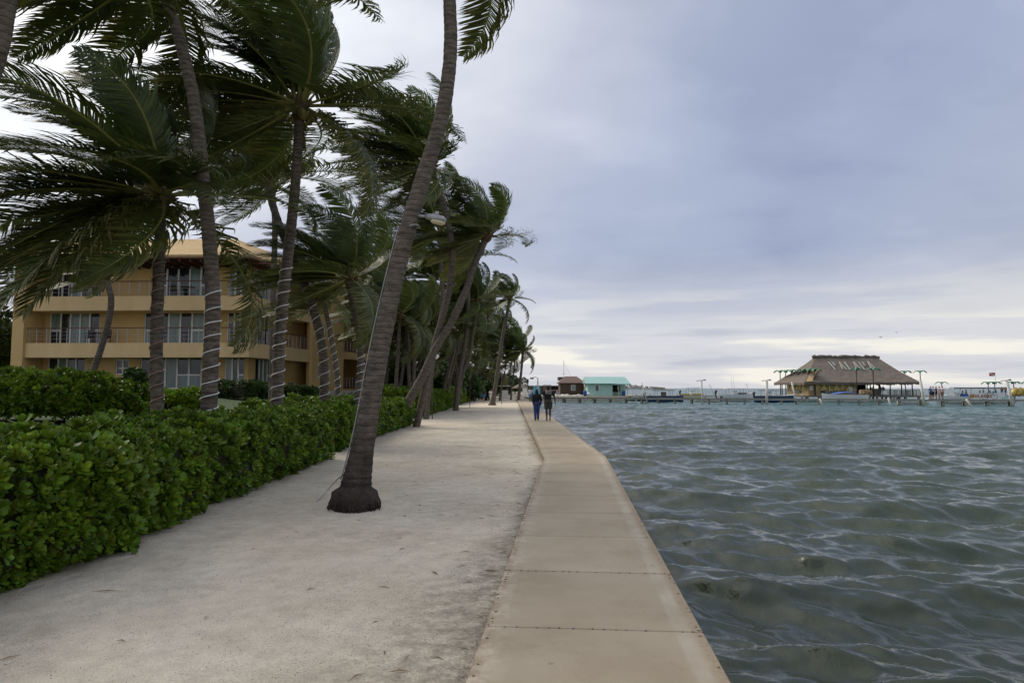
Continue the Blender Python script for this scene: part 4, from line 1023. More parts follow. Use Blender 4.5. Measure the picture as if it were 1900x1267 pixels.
# ================================================================== yellow building
material('roof_ochre', (.36, .245, .105), .85, .14, 1.2, .15, 40, detail=8)
bld = empty('apartment_building', (-25, 47, 1.45)); tag(bld, 'ochre yellow three storey building with balconies and white french doors behind the palms', 'building')
FZ = [1.62, 4.78, 7.98]; TOP = 10.6
def wall_holes(p0, p1, z0, z1, thick, holes, mat='wall_ochre', name='wall', parent=None):
    """Wall from p0 to p1 (outside on the right-hand side when walking p0->p1 is -normal), holes = [(u0,u1,za,zb)] in metres along."""
    p0, p1 = Vector((*p0, 0)), Vector((*p1, 0)); L_ = (p1 - p0).length; t = (p1 - p0) / L_; n = Vector((t.y, -t.x, 0))
    us_ = sorted({0, L_} | {h[0] for h in holes} | {h[1] for h in holes}); zs = sorted({z0, z1} | {h[2] for h in holes} | {h[3] for h in holes})
    mb = MB()
    inh = lambda u, z: any(h[0] - 1e-6 <= u <= h[1] + 1e-6 and h[2] - 1e-6 <= z <= h[3] + 1e-6 for h in holes)
    P = lambda u, z, k: p0 + t * u - n * (thick * k) + Vector((0, 0, z))
    for i in range(len(us_) - 1):
        for j in range(len(zs) - 1):
            a, b, c, d = us_[i], us_[i + 1], zs[j], zs[j + 1]
            if inh((a + b) / 2, (c + d) / 2): continue
            mb.add([P(a, c, 0), P(b, c, 0), P(b, d, 0), P(a, d, 0), P(a, c, 1), P(b, c, 1), P(b, d, 1), P(a, d, 1)], [(0, 1, 2, 3), (7, 6, 5, 4)])
    for (a, b, c, d) in holes + [(0, L_, z0, z1)]:
        mb.add([P(a, c, 0), P(b, c, 0), P(b, d, 0), P(a, d, 0), P(a, c, 1), P(b, c, 1), P(b, d, 1), P(a, d, 1)], [(0, 4, 5, 1), (1, 5, 6, 2), (2, 6, 7, 3), (3, 7, 4, 0)])
    mb.build(name, mat, parent or bld)
    return p0, t, n
brng = random.Random(12)
def window_unit(fr, h, leaves, thick=.12, transom=None, pattern=None):
    """French-door / window group filling the hole h: frame (part) with panes (sub-parts)."""
    p0, t, n = fr; a, b, c, d = h; W = b - a; rz = math.atan2(t.y, t.x); back = -n * .10
    mb = MB(); fw = .075
    def bx(u0, u1, za, zb, dp=.08, off=0.0):
        q = p0 + t * ((u0 + u1) / 2) + back - n * off + Vector((0, 0, (za + zb) / 2)); mb.box(q, (u1 - u0, dp, zb - za), rz)
    bx(a, b, d - fw, d); bx(a, b, c, c + fw * 1.2); bx(a, a + fw, c + fw * 1.2, d - fw); bx(b - fw, b, c + fw * 1.2, d - fw)
    lw = (W - 2 * fw) / leaves; cells = []
    for i in range(leaves):
        u0 = a + fw + i * lw; u1 = u0 + lw
        if i: bx(u0 - .055, u0 + .055, c + fw * 1.2, d - fw, .085, -.004)
        tr = (pattern or 'd' * leaves)[i]
        if tr == 'w':
            zm = c + (d - c) * .42; bx(u0 + .055, u1 - .055, zm - .05, zm + .05, .075, 0); cells += [(u0, u1, c + fw, zm), (u0, u1, zm, d - fw)]
        else: cells.append((u0, u1, c + fw, d - fw))
    f = mb.build('window', 'frame_white', bld)
    for (u0, u1, za, zb) in cells:
        q = p0 + t * ((u0 + u1) / 2) + back - n * .02 + Vector((0, 0, (za + zb) / 2))
        MB().box(q, (u1 - u0 - .004, .015, zb - za), rz).build('pane', 'glass_pale' if brng.random() < .36 else 'glass_dark', f)
def u_of(p0, p1, px):          # distance along wall where pixel column px meets it
    x = (px - 950) / F_PX / (cp - 0 * sp_) ; d = (p1[0] - p0[0], p1[1] - p0[1]); L_ = math.hypot(*d)
    s_ = (x * p0[1] - p0[0]) / (d[0] - x * d[1]); return s_ * L_
A0, A1 = (-33.6, 48.5), (-18.55, 48.0); B1 = (-17.2, 57.0); C0 = (-16.35, 55.0); C1 = (-14.55, 58.3); D1 = (-12.85, 62.3)
def hol(p0, p1, x0, x1, za, zb): return (u_of(p0, p1, x0), u_of(p0, p1, x1), za, zb)
for fl, z in enumerate(FZ):
    zt = FZ[fl + 1] - .45 if fl < 2 else TOP
    zb = z - .02
    # front wall
    groups = []
    h_ = 2.35
    if fl == 0: groups = [(hol(A0, A1, 262, 375, z, z + h_), 5, 'wddww'[:5]), (hol(A0, A1, 216, 241, z + 1.0, z + 2.1), 2, 'ww'), (hol(A0, A1, 90, 160, z, z + h_), 4, 'wddw'), (hol(A0, A1, 418, 456, z, z + h_), 3, 'ddw')]
    if fl == 1: groups = [(hol(A0, A1, 266, 378, z, z + h_), 5, 'wdddw'), (hol(A0, A1, 90, 184, z, z + h_), 5, 'wdddw'), (hol(A0, A1, 420, 457, z, z + h_), 3, 'ddw')]
    if fl == 2: groups = [(hol(A0, A1, 282, 392, z, z + h_), 5, 'wdddw'), (hol(A0, A1, 90, 184, z, z + h_), 5, 'wdddw'), (hol(A0, A1, 420, 457, z, z + h_), 3, 'ddw')]
    fr = wall_holes(A0, A1, zb, zt, .3, [g_[0] for g_ in groups])
    for h, n_l, pt in groups: window_unit(fr, h, n_l, pattern=pt)
    # angled wall behind the bay
    hb = hol(A1, B1, 475, 507, z, z + h_); fr = wall_holes(A1, B1, zb, zt, .3, [hb]); window_unit(fr, hb, 4, pattern='dddw')
    # left return and a dark interior core so panes have something behind them
    wall_holes((-33.6, 60), A0, zb, zt, .3, [])
# stair tower and right block: plain wall with small windows, then recessed balconies
small = []
for z in FZ: small.append((u_of(C0, C1, 591), u_of(C0, C1, 603), z + .9, z + 2.0)); small.append((u_of(C0, C1, 608), u_of(C0, C1, 614), z + 1.0, z + 2.0))
fr = wall_holes(C0, C1, 1.2, 12.0, .3, small, name='tower_wall')
for h in small: window_unit(fr, h, 1)
wall_holes(B1, C0, 1.2, 12.0, .25, [], name='tower_return')
Le = math.hypot(D1[0] - C1[0], D1[1] - C1[1])
rec = [(.25, Le - .25, z + .02, z + 2.55) for z in FZ]
fr = wall_holes(C1, D1, 1.2, 12.05, .3, rec, name='loggia_wall')
wall_holes(D1, (-24, 70), 1.2, 12.05, .3, [], name='end_wall')
wall_holes((-24, 70), (-33.6, 60), 1.2, 11.0, .3, [], name='rear_wall')
nrm = fr[2]
bp0 = (C1[0] - nrm.x * 2.6, C1[1] - nrm.y * 2.6); bp1 = (D1[0] - nrm.x * 2.6, D1[1] - nrm.y * 2.6)
for z in FZ:
    hb = (1.2, 3.2, z, z + 2.3); f2_ = wall_holes(bp0, bp1, z - .3, z + 2.9, .2, [hb], name='loggia_back'); window_unit(f2_, hb, 3)
    # loggia floor, parapet band and ceiling
    t_ = fr[1]; q = lambda u, k: Vector((*C1, 0)) + t_ * u - nrm * k
    MB().prism([q(.02, .31).xy, q(Le - .02, .31).xy, q(Le - .02, 2.6).xy, q(.02, 2.6).xy], z - .25, z).build('loggia_floor', 'band_ochre', bld)
    sidem = MB()
    for u in (.12, Le - .12): sidem.bar(q(u, .32) + Vector((0, 0, z + 1.3)), q(u, 2.6) + Vector((0, 0, z + 1.3)), .2, 2.6)
    sidem.build('loggia_side', 'wall_ochre', bld)
    a, b = q(.3, .12), q(Le - .3, .12)
    rl = MB(); rl.bar(a + Vector((0, 0, z + 1.02)), b + Vector((0, 0, z + 1.02)), .07, .05); rl.bar(a + Vector((0, 0, z + .12)), b + Vector((0, 0, z + .12)), .04)
    ro = rl.build('railing', 'wood_red', bld)
    for k in range(9):
        p = a.lerp(b, (k + .5) / 9); MB().box(p + Vector((0, 0, z + .56)), (.05, .05, .86)).build('baluster', 'metal_grey', ro)
# projecting balcony bands: front run, then the angled run to the tower
FA, FB, FC = Vector((-33.3, 46.6, 0)), Vector((-17.75, 46.0, 0)), Vector((-16.32, 55.0, 0))
for k, z in enumerate(FZ[1:]):
    z0 = z - 1.02; z1 = z - .03
    poly = [(FA.x, FA.y), (FB.x, FB.y), (FC.x, FC.y), (B1[0] - .05, B1[1] - .6), (A1[0] - .02, A1[1] - .02), (A0[0] + .3, A0[1] - .02)]
    MB().prism(poly, z0, z1).build('balcony', 'band_ochre', bld)
    rl = MB(); n0 = Vector((0, .12, 0)); n1 = Vector((-.15, 0, 0))
    for zz_ in (1.0,): rl.bar(FA + n0 + Vector((0, 0, z + zz_)), FB + n0 + Vector((-.1, 0, z + zz_)), .07, .06); rl.bar(FB + n1 + Vector((0, .2, z + zz_)), FC + n1 + Vector((0, -.2, z + zz_)), .07, .06)
    ro = rl.build('railing', 'wood_red', bld)
    for (a, b, nn, N_) in ((FA, FB, n0, 22), (FB, FC, n1, 14)):
        for j in range(N_ + 1):
            p = a.lerp(b, min(.985, max(.012, j / N_))) + nn; MB().box(p + Vector((0, 0, z + .47)), (.035, .035, 1.0)).build('baluster', 'metal_grey', ro)
        # clear glass-thin wires between posts
    for j in range(3):
        zz_ = z + .25 + .25 * j; w = MB(); w.bar(FA + n0 + Vector((0, 0, zz_)), FB + n0 + Vector((0, 0, zz_)), .012); w.bar(FB + n1 + Vector((0, 0, zz_)), FC + n1 + Vector((0, 0, zz_)), .012); w.build('wire', 'metal_grey', ro)
# balcony end wing at the left
MB().prism([(-34.1, 46.4), (-33.32, 46.4), (-33.32, 48.44), (-34.1, 48.44)], 1.2, 11.0).build('pier_wall', 'wall_ochre', bld)
# roof: sloping tan apron over a dark timber eave
e = [(-34.8, 45.3), (-17.4, 44.9), (-15.7, 54.6)]; tp = [(-32.4, 48.2), (-19.6, 48.0), (-18.4, 56)]
mb = MB(); vs = [(x, y, 10.55) for x, y in e] + [(x, y, 12.25) for x, y in tp] + [(-32.4, 66, 12.25), (-24, 66, 12.25)]
mb.add(vs, [(0, 1, 4, 3), (1, 2, 5, 4), (3, 4, 5, 7, 6)])
vs2 = [(x, y, 10.40) for x, y in e] + [(x, y, 10.55) for x, y in e]; mb.add(vs2, [(0, 1, 4, 3), (1, 2, 5, 4)])
mb.add([(e[0][0], e[0][1], 10.55), (-32.4, 48.2, 12.25), (-32.4, 66, 12.25), (-34.8, 66, 10.55)], [(0, 1, 2, 3)])
rf = mb.build('roof', 'roof_ochre', bld)
mb = MB(); mb.prism([e[0], e[1], e[2], (B1[0], B1[1]), (A1[0], A1[1]), (A0[0], A0[1])], 10.30, 10.398); mb.build('eave_board', 'wood_red', rf)
for j in range(24):
    x = -34.5 + j * .72; MB().box((x, 46.7, 10.21), (.12, 3.0, .17)).build('rafter', 'wood_red', rf)
for j in range(10):
    y = 46.2 + j * .9; x = -17.6 + (y - 45) * .17; MB().box((x, y, 10.21), (2.0, .12, .17), .1).build('rafter', 'wood_red', rf)
MB().prism([(-17.0, 56.6), C0, C1, D1, (-24, 69.8), (-32.5, 69.8), (-32.5, 58)], 11.6, 11.95).build('flat_roof', 'band_ochre', bld)
MB().prism([(-33.5, 48.9), (-18.9, 48.4), (-17.6, 57), (-24, 66), (-33.5, 66)], 1.2, 1.55).build('plinth', 'plinth', bld)
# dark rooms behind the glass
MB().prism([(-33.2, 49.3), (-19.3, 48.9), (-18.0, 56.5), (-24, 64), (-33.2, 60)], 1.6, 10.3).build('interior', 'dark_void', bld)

# terrace edge and low garden walls before the building
mb = MB(); a, b = Vector((-30, 43.2, 0)), Vector((-13.0, 44.0, 0)); mb.bar(a + Vector((0, 0, 1.27)), b + Vector((0, 0, 1.27)), .5, .42); mb.bar(b + Vector((0, 0, 1.27)), Vector((-10.6, 56, 1.27)), .5, .42)
tag(mb.build('terrace_kerb', 'plinth'), 'pale concrete terrace kerb running along the foot of the yellow building', 'kerb')
mb = MB(); mb.bar((-12.5, 66, 1.55), (-7.9, 58, 1.55), .3, 1.1); mb.bar((-12.5, 66, 2.14), (-7.9, 58, 2.14), .4, .08)
tag(mb.build('garden_wall', 'band_ochre'), 'low ochre garden wall between the building and the grove', 'wall')
# patio chairs on the balconies
def patio_chair(label, loc, rz, group='patio chairs on the balconies'):
    r = empty('patio_chair', loc, True, rz); tag(r, label, 'chair', group)
    MB().box((0, 0, .42), (.5, .5, .05)).build('seat', 'metal_dark', r)
    MB().box((0, .25, .72), (.48, .04, .56), rx=-.16).build('backrest', 'metal_dark', r)
    for x in (-.22, .22):
        MB().bar((x, -.2, .6), (x, .22, .62), .04).build('armrest', 'metal_dark', r)
        for y in (-.22, .22): MB().bar((x, y, 0), (x, y * .9, .6), .035).build('leg', 'metal_dark', r)
for k, (x, y, f, rz) in enumerate(((-23.6, 47.2, 2, .6), (-17.9, 48.6, 1, 1.2), (-17.6, 50.2, 1, 1.9), (-17.3, 52.2, 1, 1.5), (-29.4, 47.4, 1, .3), (-28.3, 47.4, 1, -.5))):
    patio_chair('dark metal patio chair standing on a balcony of the yellow building', (x, y, FZ[f] - .03), rz)
for k, (x, y, rz) in enumerate(((-16.6, 47.3, .4), (-15.6, 47.6, -.5), (-17.7, 47.0, 1.2))):
    patio_chair('dark metal patio chair on the ground terrace under the angled balcony', (x, y, ground_z(x, y)), rz, 'patio chairs on the terrace')
def patio_table(label, loc):
    r = empty('patio_table', loc, True); tag(r, label, 'table')
    MB().tube([(0, 0, .70), (0, 0, .74)], .5, 16).build('table_top', 'metal_dark', r)
    MB().tube([(0, 0, 0), (0, 0, .03), (0, 0, .06), (0, 0, .70)], [.25, .25, .04, .04], 10).build('pedestal', 'metal_dark', r)
patio_table('round dark patio table on the top floor balcony', (-22.6, 47.2, FZ[2] - .03)); patio_table('round dark patio table on the middle floor balcony', (-28.9, 46.95 + .1, FZ[1] - .03))
# low strap-leaf planting at the terrace
def strap_plant(label, x, y, seed, h=.7, n=46):
    r = random.Random(seed); z = ground_z(x, y); root = empty('strap_leaf_plant', (x, y, z)); tag(root, label, 'plant', 'strap-leaf plants along the terrace')
    for k in range(n):
        a = r.random() * 6.28; b = Vector((x + r.uniform(-.5, .5), y + r.uniform(-.3, .3), z)); d = Vector((math.cos(a), math.sin(a), 0)); s_ = Vector((-d.y, d.x, 0)) * .03; L_ = h * r.uniform(.6, 1.1)
        p1, p2 = b + d * L_ * .25 + Vector((0, 0, L_ * .75)), b + d * L_ * .7 + Vector((0, 0, L_ * .85))
        me_ = MB().add([b - s_, b + s_, p1 + s_, p1 - s_, p2], [(0, 1, 2, 3), (3, 2, 4)])
        me_.build('leaf', 'strap_leaf', root)
material('strap_leaf', (.03, .07, .018), .5, .3, 2, 0, rand=.3)
for k, (px, Y) in enumerate(((535, 43.5), (552, 43.8), (572, 44.6), (645, 47), (662, 48), (735, 50), (715, 49))):
    p = at_y(px, 735, Y); strap_plant('tuft of dark strap leaves at the terrace edge', p.x, p.y, 40 + k, n=26)

# ================================================================== lamp on the big palm, its cable, path lamps
def nearest_on(C, z):
    return min(range(len(C)), key=lambda i: abs(C[i].z - z))
pz = at_y(775, 412, 10.9)
i_ = nearest_on(P1C, pz.z); tc_ = P1C[i_]; rr_ = P1R(i_)
fl = empty('floodlight', tuple(tc_ + Vector((rr_, 0, 0)))); tag(fl, 'street lamp head with cream lens clamped to the big leaning palm', 'lamp')
a = tc_ + Vector((rr_ * .6, -.03, .02)); b = tc_ + Vector((rr_ + .12, -.05, .0))
MB().tube([a, b], .022, 8).build('arm', 'metal_grey', fl, True)
mb = MB(); T_ = Vector((.94, -.22, -.24)).normalized()
h0 = b - T_ * .02
mb.tube([h0, h0 + T_ * .06, h0 + T_ * .16, h0 + T_ * .30, h0 + T_ * .34], [(.03, .03), (.06, .05), (.085, .06), (.085, .055), (.05, .03)], 12); mb.build('housing', 'metal_grey', fl, True)
mb = MB(); d0 = h0 + Vector((0, 0, -.05)); mb.tube([d0 + T_ * .10, d0 + T_ * .14, d0 + T_ * .28, d0 + T_ * .33], [(.02, .02), (.07, .045), (.075, .045), (.03, .02)], 12); mb.build('lens', 'lens_cream', fl, True)
MB().box(h0 + T_ * .2 + Vector((0, 0, .085)), (.05, .05, .05)).build('photocell', 'metal_grey', fl)
mb = MB(); ph = [tc_ + Vector((math.cos(k / 16 * 6.2832) * rr_ * 1.07, math.sin(k / 16 * 6.2832) * rr_ * 1.07, -.16 + .02 * math.sin(k))) for k in range(17)]; mb.tube(ph, .012, 5); mb.build('strap', 'metal_grey', fl)
# cable from the sand up the trunk's left side
pts = []
for i in range(2, i_, 3):
    c, q = P1C[i], P1R(i); a_ = math.pi * 1.02 + .10 * math.sin(i * .13); pts.append(c + Vector((math.cos(a_) * (q * 1.05 + .012), -abs(math.sin(a_)) * q * .4 - .02, 0)))
foot = [on_z(588, 936, -.1), on_z(612, 915, -.1) + Vector((0, 0, .10))]
foot[0].z = ground_z(*foot[0].xy) + .004
pts = [p for p in pts if p.z > .30]
cb = curve_pts([tuple(foot[0]), tuple(foot[1]), tuple(at_y(630, 885, 9.95))] + [tuple(p) for p in pts], 90)
tag(MB().tube([Vector(tuple(p)) for p in cb], .010, 6).build('cable', 'cable', smooth=True), 'pale grey cable climbing from the sand up the big palm trunk', 'cable')
def small_lamp(label, px, py, Y, gy_px=None, side=1):
    p = at_y(px, py, Y); r = empty('path_lamp', (p.x, p.y, ground_z(p.x, p.y))); tag(r, label, 'lamp')
    MB().tube([(p.x, p.y, ground_z(p.x, p.y) - .05), (p.x, p.y, p.z + .05)], .028, 8).build('pole', 'bark', r, True)
    MB().tube([(p.x, p.y, p.z), (p.x + .3 * side, p.y - .1, p.z + .06)], .025, 6).build('arm', 'metal_grey', r, True)
    mb = MB(); mb.tube([(p.x + .2 * side, p.y - .1, p.z + .06), (p.x + .32 * side, p.y - .12, p.z + .05), (p.x + .55 * side, p.y - .15, p.z - .03), (p.x + .62 * side, p.y - .15, p.z - .06)], [.05, .13, .14, .06], 10); mb.build('head', 'white_paint', r, True)
small_lamp('white headed path lamp beside the forked palm', 803, 662, 40, side=.55); small_lamp('white path lamp in front of the twin palm', 872, 678, 62, side=.6); small_lamp('white path lamp behind the solitary slender palm', 931, 687, 76, side=.6)
p = on_z(868, 745, -.12); bo = empty('bollard_lamp', (p.x, p.y, ground_z(p.x, p.y))); tag(bo, 'dark brown bollard lamp with white dome at the hedge end', 'bollard')
z_ = ground_z(p.x, p.y)
mb = MB(); mb.tube([(p.x, p.y, z_ - .05), (p.x, p.y, z_ + 1.15)], .26, 12); mb.build('post', 'wood_red', bo)
mb = MB(); mb.tube([(p.x, p.y, z_ + 1.15), (p.x, p.y, z_ + 1.2), (p.x, p.y, z_ + 1.42), (p.x, p.y, z_ + 1.52)], [.34, .34, .22, .05], 14); mb.build('dome', 'white_paint', bo, True)

# ================================================================== pier
DZ = .20
PA, PB = Vector((2.2, 110.5, DZ)), Vector((70, 84.0, DZ))
pier = empty('pier', (PA.x, PA.y, WATER_Z)); tag(pier, 'long low grey timber pier crossing the water on stubby white posts', 'pier')
pd = (PB - PA).normalized(); pn = Vector((-pd.y, pd.x, 0)); PL = (PB - PA).length; prz = math.atan2(pd.y, pd.x)
npl = 28; orng = random.Random(8)
for k in range(npl):
    a, b = PA + pd * (PL * k / npl), PA + pd * (PL * (k + 1) / npl - .03)
    MB().bar(a + Vector((0, 0, orng.uniform(-.012, .012))), b, 1.5, .06).build('deck_section', 'wood_grey', pier)
for s_ in (-.6, .6):
    MB().bar(PA + pn * s_ + Vector((0, 0, -.13)), PB + pn * s_ + Vector((0, 0, -.13)), .08, .19).build('stringer', 'white_old' if s_ < 0 else 'wood_grey', pier)
postm = MB().box((0, 0, -.8), (.24, .24, 1.55)).mesh('post', 'wood_post'); wetm = MB().box((0, 0, -1.20), (.25, .25, .55)).mesh('wet_foot', 'wood_wet')
k = 0; s_ = 1.6
while s_ < PL:
    for sd in (-.55, .55):
        o = link('post', postm, pier, PA + pd * s_ + pn * sd + Vector((0, 0, -.07))); o.rotation_euler = (orng.uniform(-.03, .03), orng.uniform(-.03, .03), prz)
        w = link('wet_foot', wetm, o); w.location = (0, 0, .25)
    q = PA + pd * s_ + pn * -.62
    if q.x > 34: MB().bar(q + Vector((-.5, 0, -1.0)), q + Vector((.55, 0, -.25)), .07).build('brace', 'wood_grey', pier)
    MB().bar(PA + pd * s_ - pn * .75 + Vector((0, 0, -.27)), PA + pd * s_ + pn * .75 + Vector((0, 0, -.27)), .12, .14).build('cross_beam', 'wood_grey', pier)
    s_ += 2.45; k += 1
def pier_s(px, off=0.0):
    x = (px - 950) / F_PX / cp; s1 = (x * PA.y - PA.x) / (pd.x - x * pd.y); return PA + pd * s1 - pn * off
def pile(label, px, py_top, lean=0.0, r=.13, off=.95, arm=True, group=None):
    b = pier_s(px, off); t = at_y(px + lean, py_top, b.y); root = empty('mooring_pile', (b.x, b.y, WATER_Z)); tag(root, label, 'pile', group)
    b0 = Vector((b.x - (t.x - b.x) * .2, b.y, WATER_Z - .7))
    MB().tube([b0, t], [r * 1.05, r * .9], 10).build('pole', 'white_old', root, True)
    if arm:
        MB().bar(t + Vector((-.75, 0, -.05)), t + Vector((.3, 0, .06)), .07, .09).build('arm', 'metal_grey', root)
        MB().tube([t + Vector((.15, 0, .08)), t + Vector((.45, 0, .12)), t + Vector((.62, 0, -.02))], [.07, .12, .04], 8).build('lamp_head', 'metal_grey', root, True)
pile('slim white pile with crossbar near the yellow boat', 1302, 706, 0, .12); pile('thick white lamp pile standing left of the thatched bar', 1420, 706, 3, .18)
pile('bare white pile leaning left before the yellow wall', 1475, 708, -6, .13, -1.1, False); pile('tall white lamp pile at the thatched bar right corner', 1708, 706, 0, .18, arm=False)
pile('white lamp pile beside the tour boat stern', 1870, 706, -2, .18); pile('stub of a leaning white pile under the tour boat bow', 1797, 741, -4, .14, 1.2, False)
pile('short leaning white pile under the panga', 1523, 739, -2, .12, 1.1, False); pile('upright short white pile right of the panga', 1648, 738, 0, .12, 1.1, False)
pile('thin white pile in front of the teal hut porch', 1191, 710, 0, .1, -4, False); pile('thin pole beyond the yellow boat', 1316, 712, 0, .08, -12, False); pile('thin lamp pole behind the white cabin boat', 1385, 711, 0, .07, -9, False)
# second jetty further out, carrying the thatched bar
jet = empty('jetty', (22, 121, WATER_Z)); tag(jet, 'grey jetty on piles linking the huts with the thatched bar', 'jetty')
MB().box((36.6, 122.2, .30), (31, 2.0, .1)).build('deck', 'wood_grey', jet); MB().box((36.6, 121.2, .16), (31, .08, .2)).build('stringer', 'white_old', jet)
for k in range(13):
    MB().box((22 + k * 2.45, 121.35, -.45), (.26, .26, 1.48)).build('post', 'wood_post', jet); MB().box((22 + k * 2.45, 121.4, .52), (.2, .2, .36)).build('cleat_post', 'white_old', jet)

# ================================================================== thatched bar
bar = empty('thatched_bar', (61.5, 127, WATER_Z)); tag(bar, 'big thatched palapa bar on stilts with yellow lettered wall', 'building')
X0, X1, Y0_, Y1_ = 51.3, 71.8, 120.0, 134.0; EZ, RZ = 2.72, 7.45; RX0, RX1, RY = 56.4, 67.9, 127.0
def thatch_pt(face, u, v):
    if face == 0: a, b, c, d = Vector((X0, Y0_, EZ)), Vector((X1, Y0_, EZ)), Vector((RX1, RY, RZ)), Vector((RX0, RY, RZ))
    if face == 1: a, b, c, d = Vector((X1, Y0_, EZ)), Vector((X1, Y1_, EZ)), Vector((RX1, RY, RZ)), Vector((RX1, RY, RZ))
    if face == 2: a, b, c, d = Vector((X1, Y1_, EZ)), Vector((X0, Y1_, EZ)), Vector((RX0, RY, RZ)), Vector((RX1, RY, RZ))
    if face == 3: a, b, c, d = Vector((X0, Y1_, EZ)), Vector((X0, Y0_, EZ)), Vector((RX0, RY, RZ)), Vector((RX0, RY, RZ))
    p = a.lerp(b, u).lerp(d.lerp(c, u), v); p.z -= .35 * math.sin(math.pi * v) * .6
    p.z += .10 * mnoise.noise(p * .8) + .05 * mnoise.noise(p * 2.3) + .05 * ((v * 13) % 1.0 - .5)
    return p
rf = None
for fc in range(4):
    mb = MB(); nu_, nv_ = 60, 39; vs = [thatch_pt(fc, i / nu_, j / nv_) for j in range(nv_ + 1) for i in range(nu_ + 1)]
    fs = [(j * (nu_ + 1) + i, j * (nu_ + 1) + i + 1, (j + 1) * (nu_ + 1) + i + 1, (j + 1) * (nu_ + 1) + i) for j in range(nv_) for i in range(nu_)]
    # ragged eave fringe
    o_ = len(vs); tr = random.Random(fc)
    for i in range(nu_ + 1): p = vs[i].copy(); p.z -= .28 + tr.uniform(0, .2); vs.append(p)
    fs += [(o_ + i, o_ + i + 1, i + 1, i) for i in range(nu_)]
    mb.add(vs, fs); ob = mb.build('roof_slope', 'thatch', bar)
    if fc == 0: rf = ob
mb = MB(); tr = random.Random(77)
rp_ = [(RX0 - .5 + (RX1 - RX0 + 1) * k / 30, RY + tr.uniform(-.1, .1), RZ - .02 + tr.uniform(-.05, .12)) for k in range(31)]
mb.tube(rp_, [.3 + tr.uniform(-.08, .08) for _ in rp_], 8); mb.build('ridge_cap', 'thatch', bar)
# paler patched thatch down the near hip
mb = MB(); h = []
for k in range(9):
    t = k / 8 * .55; p = thatch_pt(0, .0 + .02, t * .98); h.append(p + Vector((.1, -.1, .12)))
vs = []; 
for p in h: w = tr.uniform(.25, .6); vs += [p + Vector((-.2, .1, 0)), p + Vector((w + .5, -.05, .05))]
mb.add(vs, [(2 * i, 2 * i + 1, 2 * i + 3, 2 * i + 2) for i in range(8)]); mb.build('thatch_patch', 'thatch_pale', bar)
MB().prism([(X0 + .3, Y0_ + .3), (X1 + .6, Y0_ + .3), (X1 + .6, Y1_), (X0 + .3, Y1_)], .18, .36).build('deck', 'wood_grey', bar)
MB().box((61.6, Y0_ + .27, .22), (20.8, .06, .26)).build('fascia', 'wood_grey', bar)
for i in range(9):
    for j in range(3): MB().box((X0 + .8 + i * 2.45, Y0_ + .7 + j * 6, -.55), (.28, .28, 1.5)).build('stilt', 'wood_post', bar)
WX0, WY0, WX1 = 52.5, 121.2, 61.1
MB().box(((WX0 + WX1) / 2, WY0 + .1, 1.5), (WX1 - WX0, .2, 2.3)).build('front_wall', 'palapa_wall', bar)
MB().box((WX0 + .1, 126.0, 1.5), (.2, 9.2, 2.3)).build('side_wall', 'palapa_wall', bar)
MB().box((WX1 - .1, 126.0, 1.5), (.2, 9.2, 2.3)).build('inner_wall', 'dark_void', bar)
MB().box((65.4, 130.0, 1.7), (3.6, .2, 1.9)).build('back_screen', 'dark_void', bar)
MB().box((66, 131.3, .95), (9.4, .15, 1.2)).build('back_rail', 'wood_grey', bar)
for x in (62.9, 65.0, 67.0, 69.0, 70.9):
    for y in (WY0, 131.8): MB().tube([(x, y, .3), (x, y, 3.1)], .1, 8).build('post', 'wood_red', bar)
for y in (126, 131.5):
    MB().tube([(51.9, y, .3), (51.9, y, 2.7)], .1, 8).build('post', 'wood_red', bar)
rl = MB(); rl.bar((62.0, WY0 - .4, 1.32), (71.6, WY0 - .4, 1.32), .08); rl.bar((62.0, WY0 - .4, .55), (71.6, WY0 - .4, .55), .06); ro = rl.build('railing', 'wood_grey', bar)
for k in range(38): MB().box((62.1 + k * .25, WY0 - .4, .84), (.11, .03, .95)).build('slat', 'wood_grey', ro)
def lettering(body, size, loc, rot, mat, parent, name='lettering', depth=.02, sx=1.0, weight=0.0):
    o = link(name, text_mesh(body, size, depth, mat, weight), parent, loc); o.rotation_euler = rot; o.scale = (sx, 1, 1); return o
# big yellow word on the front wall: hand-painted letters, each a bit askew
for k, ch in enumerate('PALAPA'):
    lettering(ch, 1.35, (54.15 + k * 1.12, WY0 - .02, 1.72 + .05 * math.sin(k * 2.1)), (math.pi / 2, 0, 0), 'letter_yellow', bar, 'letter', sx=.95, weight=.018)
    lettering(ch, 1.15, (WX0 - .02, 131.0 - k * 1.35 - 1.0, 1.75 + .05 * math.cos(k * 1.7)), (math.pi / 2, 0, -math.pi / 2), 'letter_yellow', bar, 'letter', sx=1.3, weight=.02)
MB().box((56.9, WY0 - .03, .98), (4.6, .05, .42)).build('sign_board', 'board_black', bar); lettering('BAR & GRILL', .42, (56.9, WY0 - .07, .98), (math.pi / 2, 0, 0), 'letter_white', bar, weight=.012, sx=1.25)
MB().box((WX0 - .03, 126.2, 1.0), (.05, 4.2, .42)).build('sign_board', 'board_black', bar); lettering('BAR & GRILL', .42, (WX0 - .07, 126.2, 1.0), (math.pi / 2, 0, -math.pi / 2), 'letter_white', bar, weight=.012, sx=1.2)
for (x, w, h_, z, mt) in ((53.0, .55, .8, 1.75, 'white_paint'), (60.0, .6, .75, 1.5, 'white_paint'), (60.75, .5, .5, 1.3, 'letter_white')): MB().box((x, WY0 - .03, z), (w, .04, h_)).build('poster', mt, bar)
